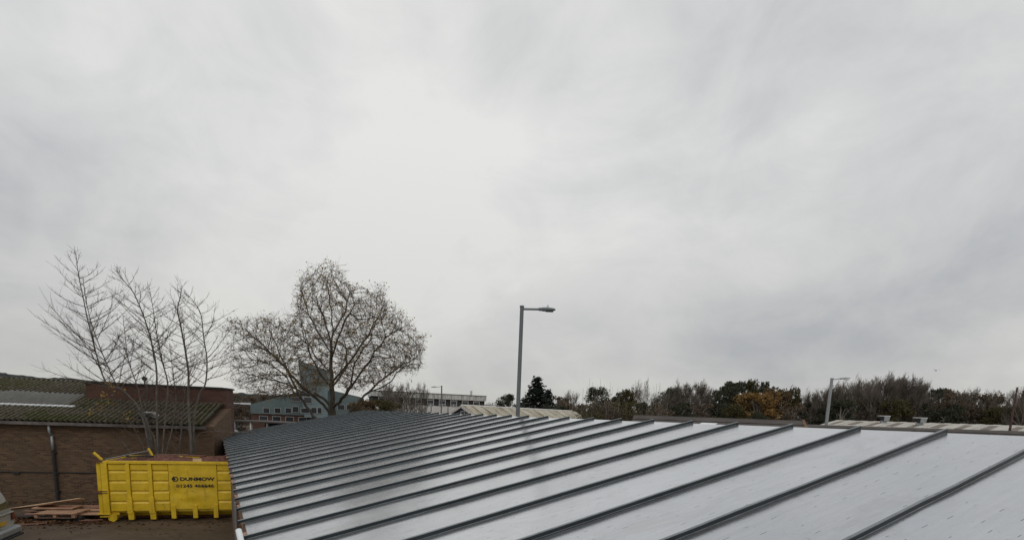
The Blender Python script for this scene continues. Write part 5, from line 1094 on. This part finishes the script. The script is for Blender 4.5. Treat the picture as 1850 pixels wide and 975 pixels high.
def win(a, z, w, h2, v=-0.05, frame='dullframe'):
    b = MB()
    for c, s_ in (((-w / 2, 0), (.08, h2)), ((w / 2, 0), (.08, h2)), ((0, h2 / 2), (w, .07)), ((0, -h2 / 2), (w, .07))): b.box(A + U * (a + c[0]) + V_ * (v) + ZV * (z + c[1]), (s_[0], .1, s_[1]), ax)
    wf = b.build('window', M[frame], te, off=A); b = MB(); b.box(A + U * a + V_ * (v + .03) + ZV * z, (w, .04, h2), ax); b.build('pane', M['glass'], wf).location = -A
for (px, py, w, h2, v) in ((568, 741, 1.0, 1.0, -1.56), (577, 741, .8, 1.0, -1.56), (552, 741, 1.4, .8, -1.56), (557, 723, 1.3, 1.0, -1.56), (570, 712, .6, .8, -1.56), (533, 721, 1.5, .7, -.06), (519, 741, 1.0, .9, -.06), (532, 739, 1.0, 1.0, -.06), (500, 741, 1, .9, -.06), (480, 741, 1, .9, -.06), (615, 735, 1.2, .9, -.06), (632, 735, 1.2, .9, -.06)): win(ua(px), zt_(px, py), w, h2, v)
for i in range(9): win(2 + i * 2.1, 2.5, 1.3, .9, 0.12)
# clutter between brick block and roof: open shed, stacks and a parked van far behind
A, B_, U, V_, LL = two(424, 50, 545, 47); ax = (U, V_, ZV)
sh = thing('open_shed', A, 'low open fronted dark shed beyond the far left corner of the metal roof', 'shed')
b = MB(); b.box(A + U * LL / 2 + V_ * 3.6 + ZV * 1.5, (LL, .2, 3.0), ax); b.build('back_wall', M['dark'], sh, off=A)
b = MB(); b.box(A + U * LL / 2 + V_ * 1.8 + ZV * 3.08, (LL + .4, 4.2, .12), ax); b.build('roof', M['leadroof'], sh, off=A)
for i in range(5):
    b = MB(); b.box(A + U * (LL * i / 4) + ZV * 1.5, (.18, .18, 3.0), ax); b.build('post', M['concrete' if i % 2 else 'greymetal'], sh, off=A)
gr = random.Random(6)
for i in range(5):
    b = MB(); c = A - V_ * 1.2 + U * (0.55 + gr.uniform(-.12, .12)) + ZV * (0.9 + i * .30); b.box(c, (1.15 + gr.uniform(-.2, .1), 1.1, .2), (U, V_, ZV)); o = b.build('wrapped_bundle', M['white' if i % 2 == 0 else 'concrete'], None, bevel=0.03)
    tag(o, ['lowest', 'second lowest', 'middle', 'second highest', 'topmost'][i] + ' white wrapped bundle in the stack right of the dark brick block', 'bundle')
b = MB(); c = A - V_ * 1.2 + U * .55 + ZV * .4; b.box(c, (1.3, 1.2, .8), ax); o = b.build('crate', M['black'], None, bevel=.02); tag(o, 'dark crate under the stack of white wrapped bundles', 'crate')
for i, (a, w, h2, mt, lb) in enumerate([(2.2, 1.0, 2.2, 'dark', 'tall black bin beside the white bundles'), (3.4, .9, 1.9, 'timber', 'brown crate right of the tall black bin'), (4.6, .7, 2.4, 'rusttile', 'rusty upright locker in the open shed'), (5.4, .8, 1.9, 'concrete', 'pale box at the right end of the open shed')]):
    b = MB(); b.box(A - V_ * .6 + U * a + ZV * h2 / 2, (w, .8, h2), ax); b.box(A - V_ * 1.02 + U * a + ZV * h2 * .55, (w * .8, .05, h2 * .6), ax); o = b.build('storage_box', M[mt], None, bevel=.02); tag(o, lb, 'box')
# distant white van
vc = at(540, 764, 60); v2 = thing('white_van', (vc.x, vc.y, 0), 'distant white van roof just above the metal roof in front of the teal building', 'van', rz=-.4)
b = MB(); b.prism([(0, .4), (0, 2.45), (.3, 2.6), (3.6, 2.6), (4.3, 1.6), (5.1, 1.35), (5.2, .4)], (-2.5, -.95, 0), Vector((1, 0, 0)), ZV, YV, 1.9); b.build('body', M['white'], v2, bevel=.08)
b = MB(); b.prism([(3.55, 1.75), (3.55, 2.35), (3.72, 2.35), (4.15, 1.7)], (-2.5, -.97, 0), Vector((1, 0, 0)), ZV, YV, 1.94); b.build('cab_window', M['glass'], v2)
for x in (-1.6, 1.6):
    for y in (-.9, .75): b = MB(); b.tube([(x, y, .36), (x, y + .18, .36)], .36, 14); b.build('wheel', M['black'], v2)
# wall lamp on the brick block's right corner
c0 = at(420, 728, 30); b = MB(); b.tube([c0, at(436, 728.5, 30)], .03, 6); b.box(at(444, 728.5, 30), (.5, .2, .1), (Vector((RT.x, RT.y, 0)).normalized(), Vector((FW.x, FW.y, 0)).normalized(), ZV)); o = b.build('wall_lamp', M['white'], None)
tag(o, 'white bracket lamp reaching out from the right corner of the dark brick block', 'lamp')

# ------------------------------------------------------------------ bird
bp_ = at(1691, 669, 45); bd = thing('flying_bird', bp_, 'small dark bird flying in the grey sky at the right', 'bird', rz=.6)
b = MB(); b.tube([(-.16, 0, 0), (-.10, 0, .01), (0, 0, 0), (.09, 0, .01), (.13, 0, .025), (.18, 0, .02)], [.01, .035, .045, .03, .024, .004], 8); b.build('body', M['black'], bd, smooth=True)
for s_ in (-1, 1):
    b = MB(); b.add([(-.05, s_ * .02, .02), (.06, s_ * .02, .02), (.03, s_ * .18, .09), (-.05, s_ * .18, .09), (-.03, s_ * .34, .03), (-.04, s_ * .02, .03), (.05, s_ * .02, .03), (.02, s_ * .18, .098), (-.04, s_ * .18, .098)], [(0, 1, 2, 3), (3, 2, 4), (5, 6, 7, 8), (8, 7, 4)]); b.build('wing', M['black'], bd)
b = MB(); b.add([(-.15, -.01, 0), (-.15, .01, 0), (-.27, .04, 0), (-.27, -.04, 0), (-.2, 0, .01)], [(0, 1, 2, 3), (0, 4, 1), (1, 4, 2), (2, 4, 3), (3, 4, 0)]); b.build('tail', M['black'], bd)
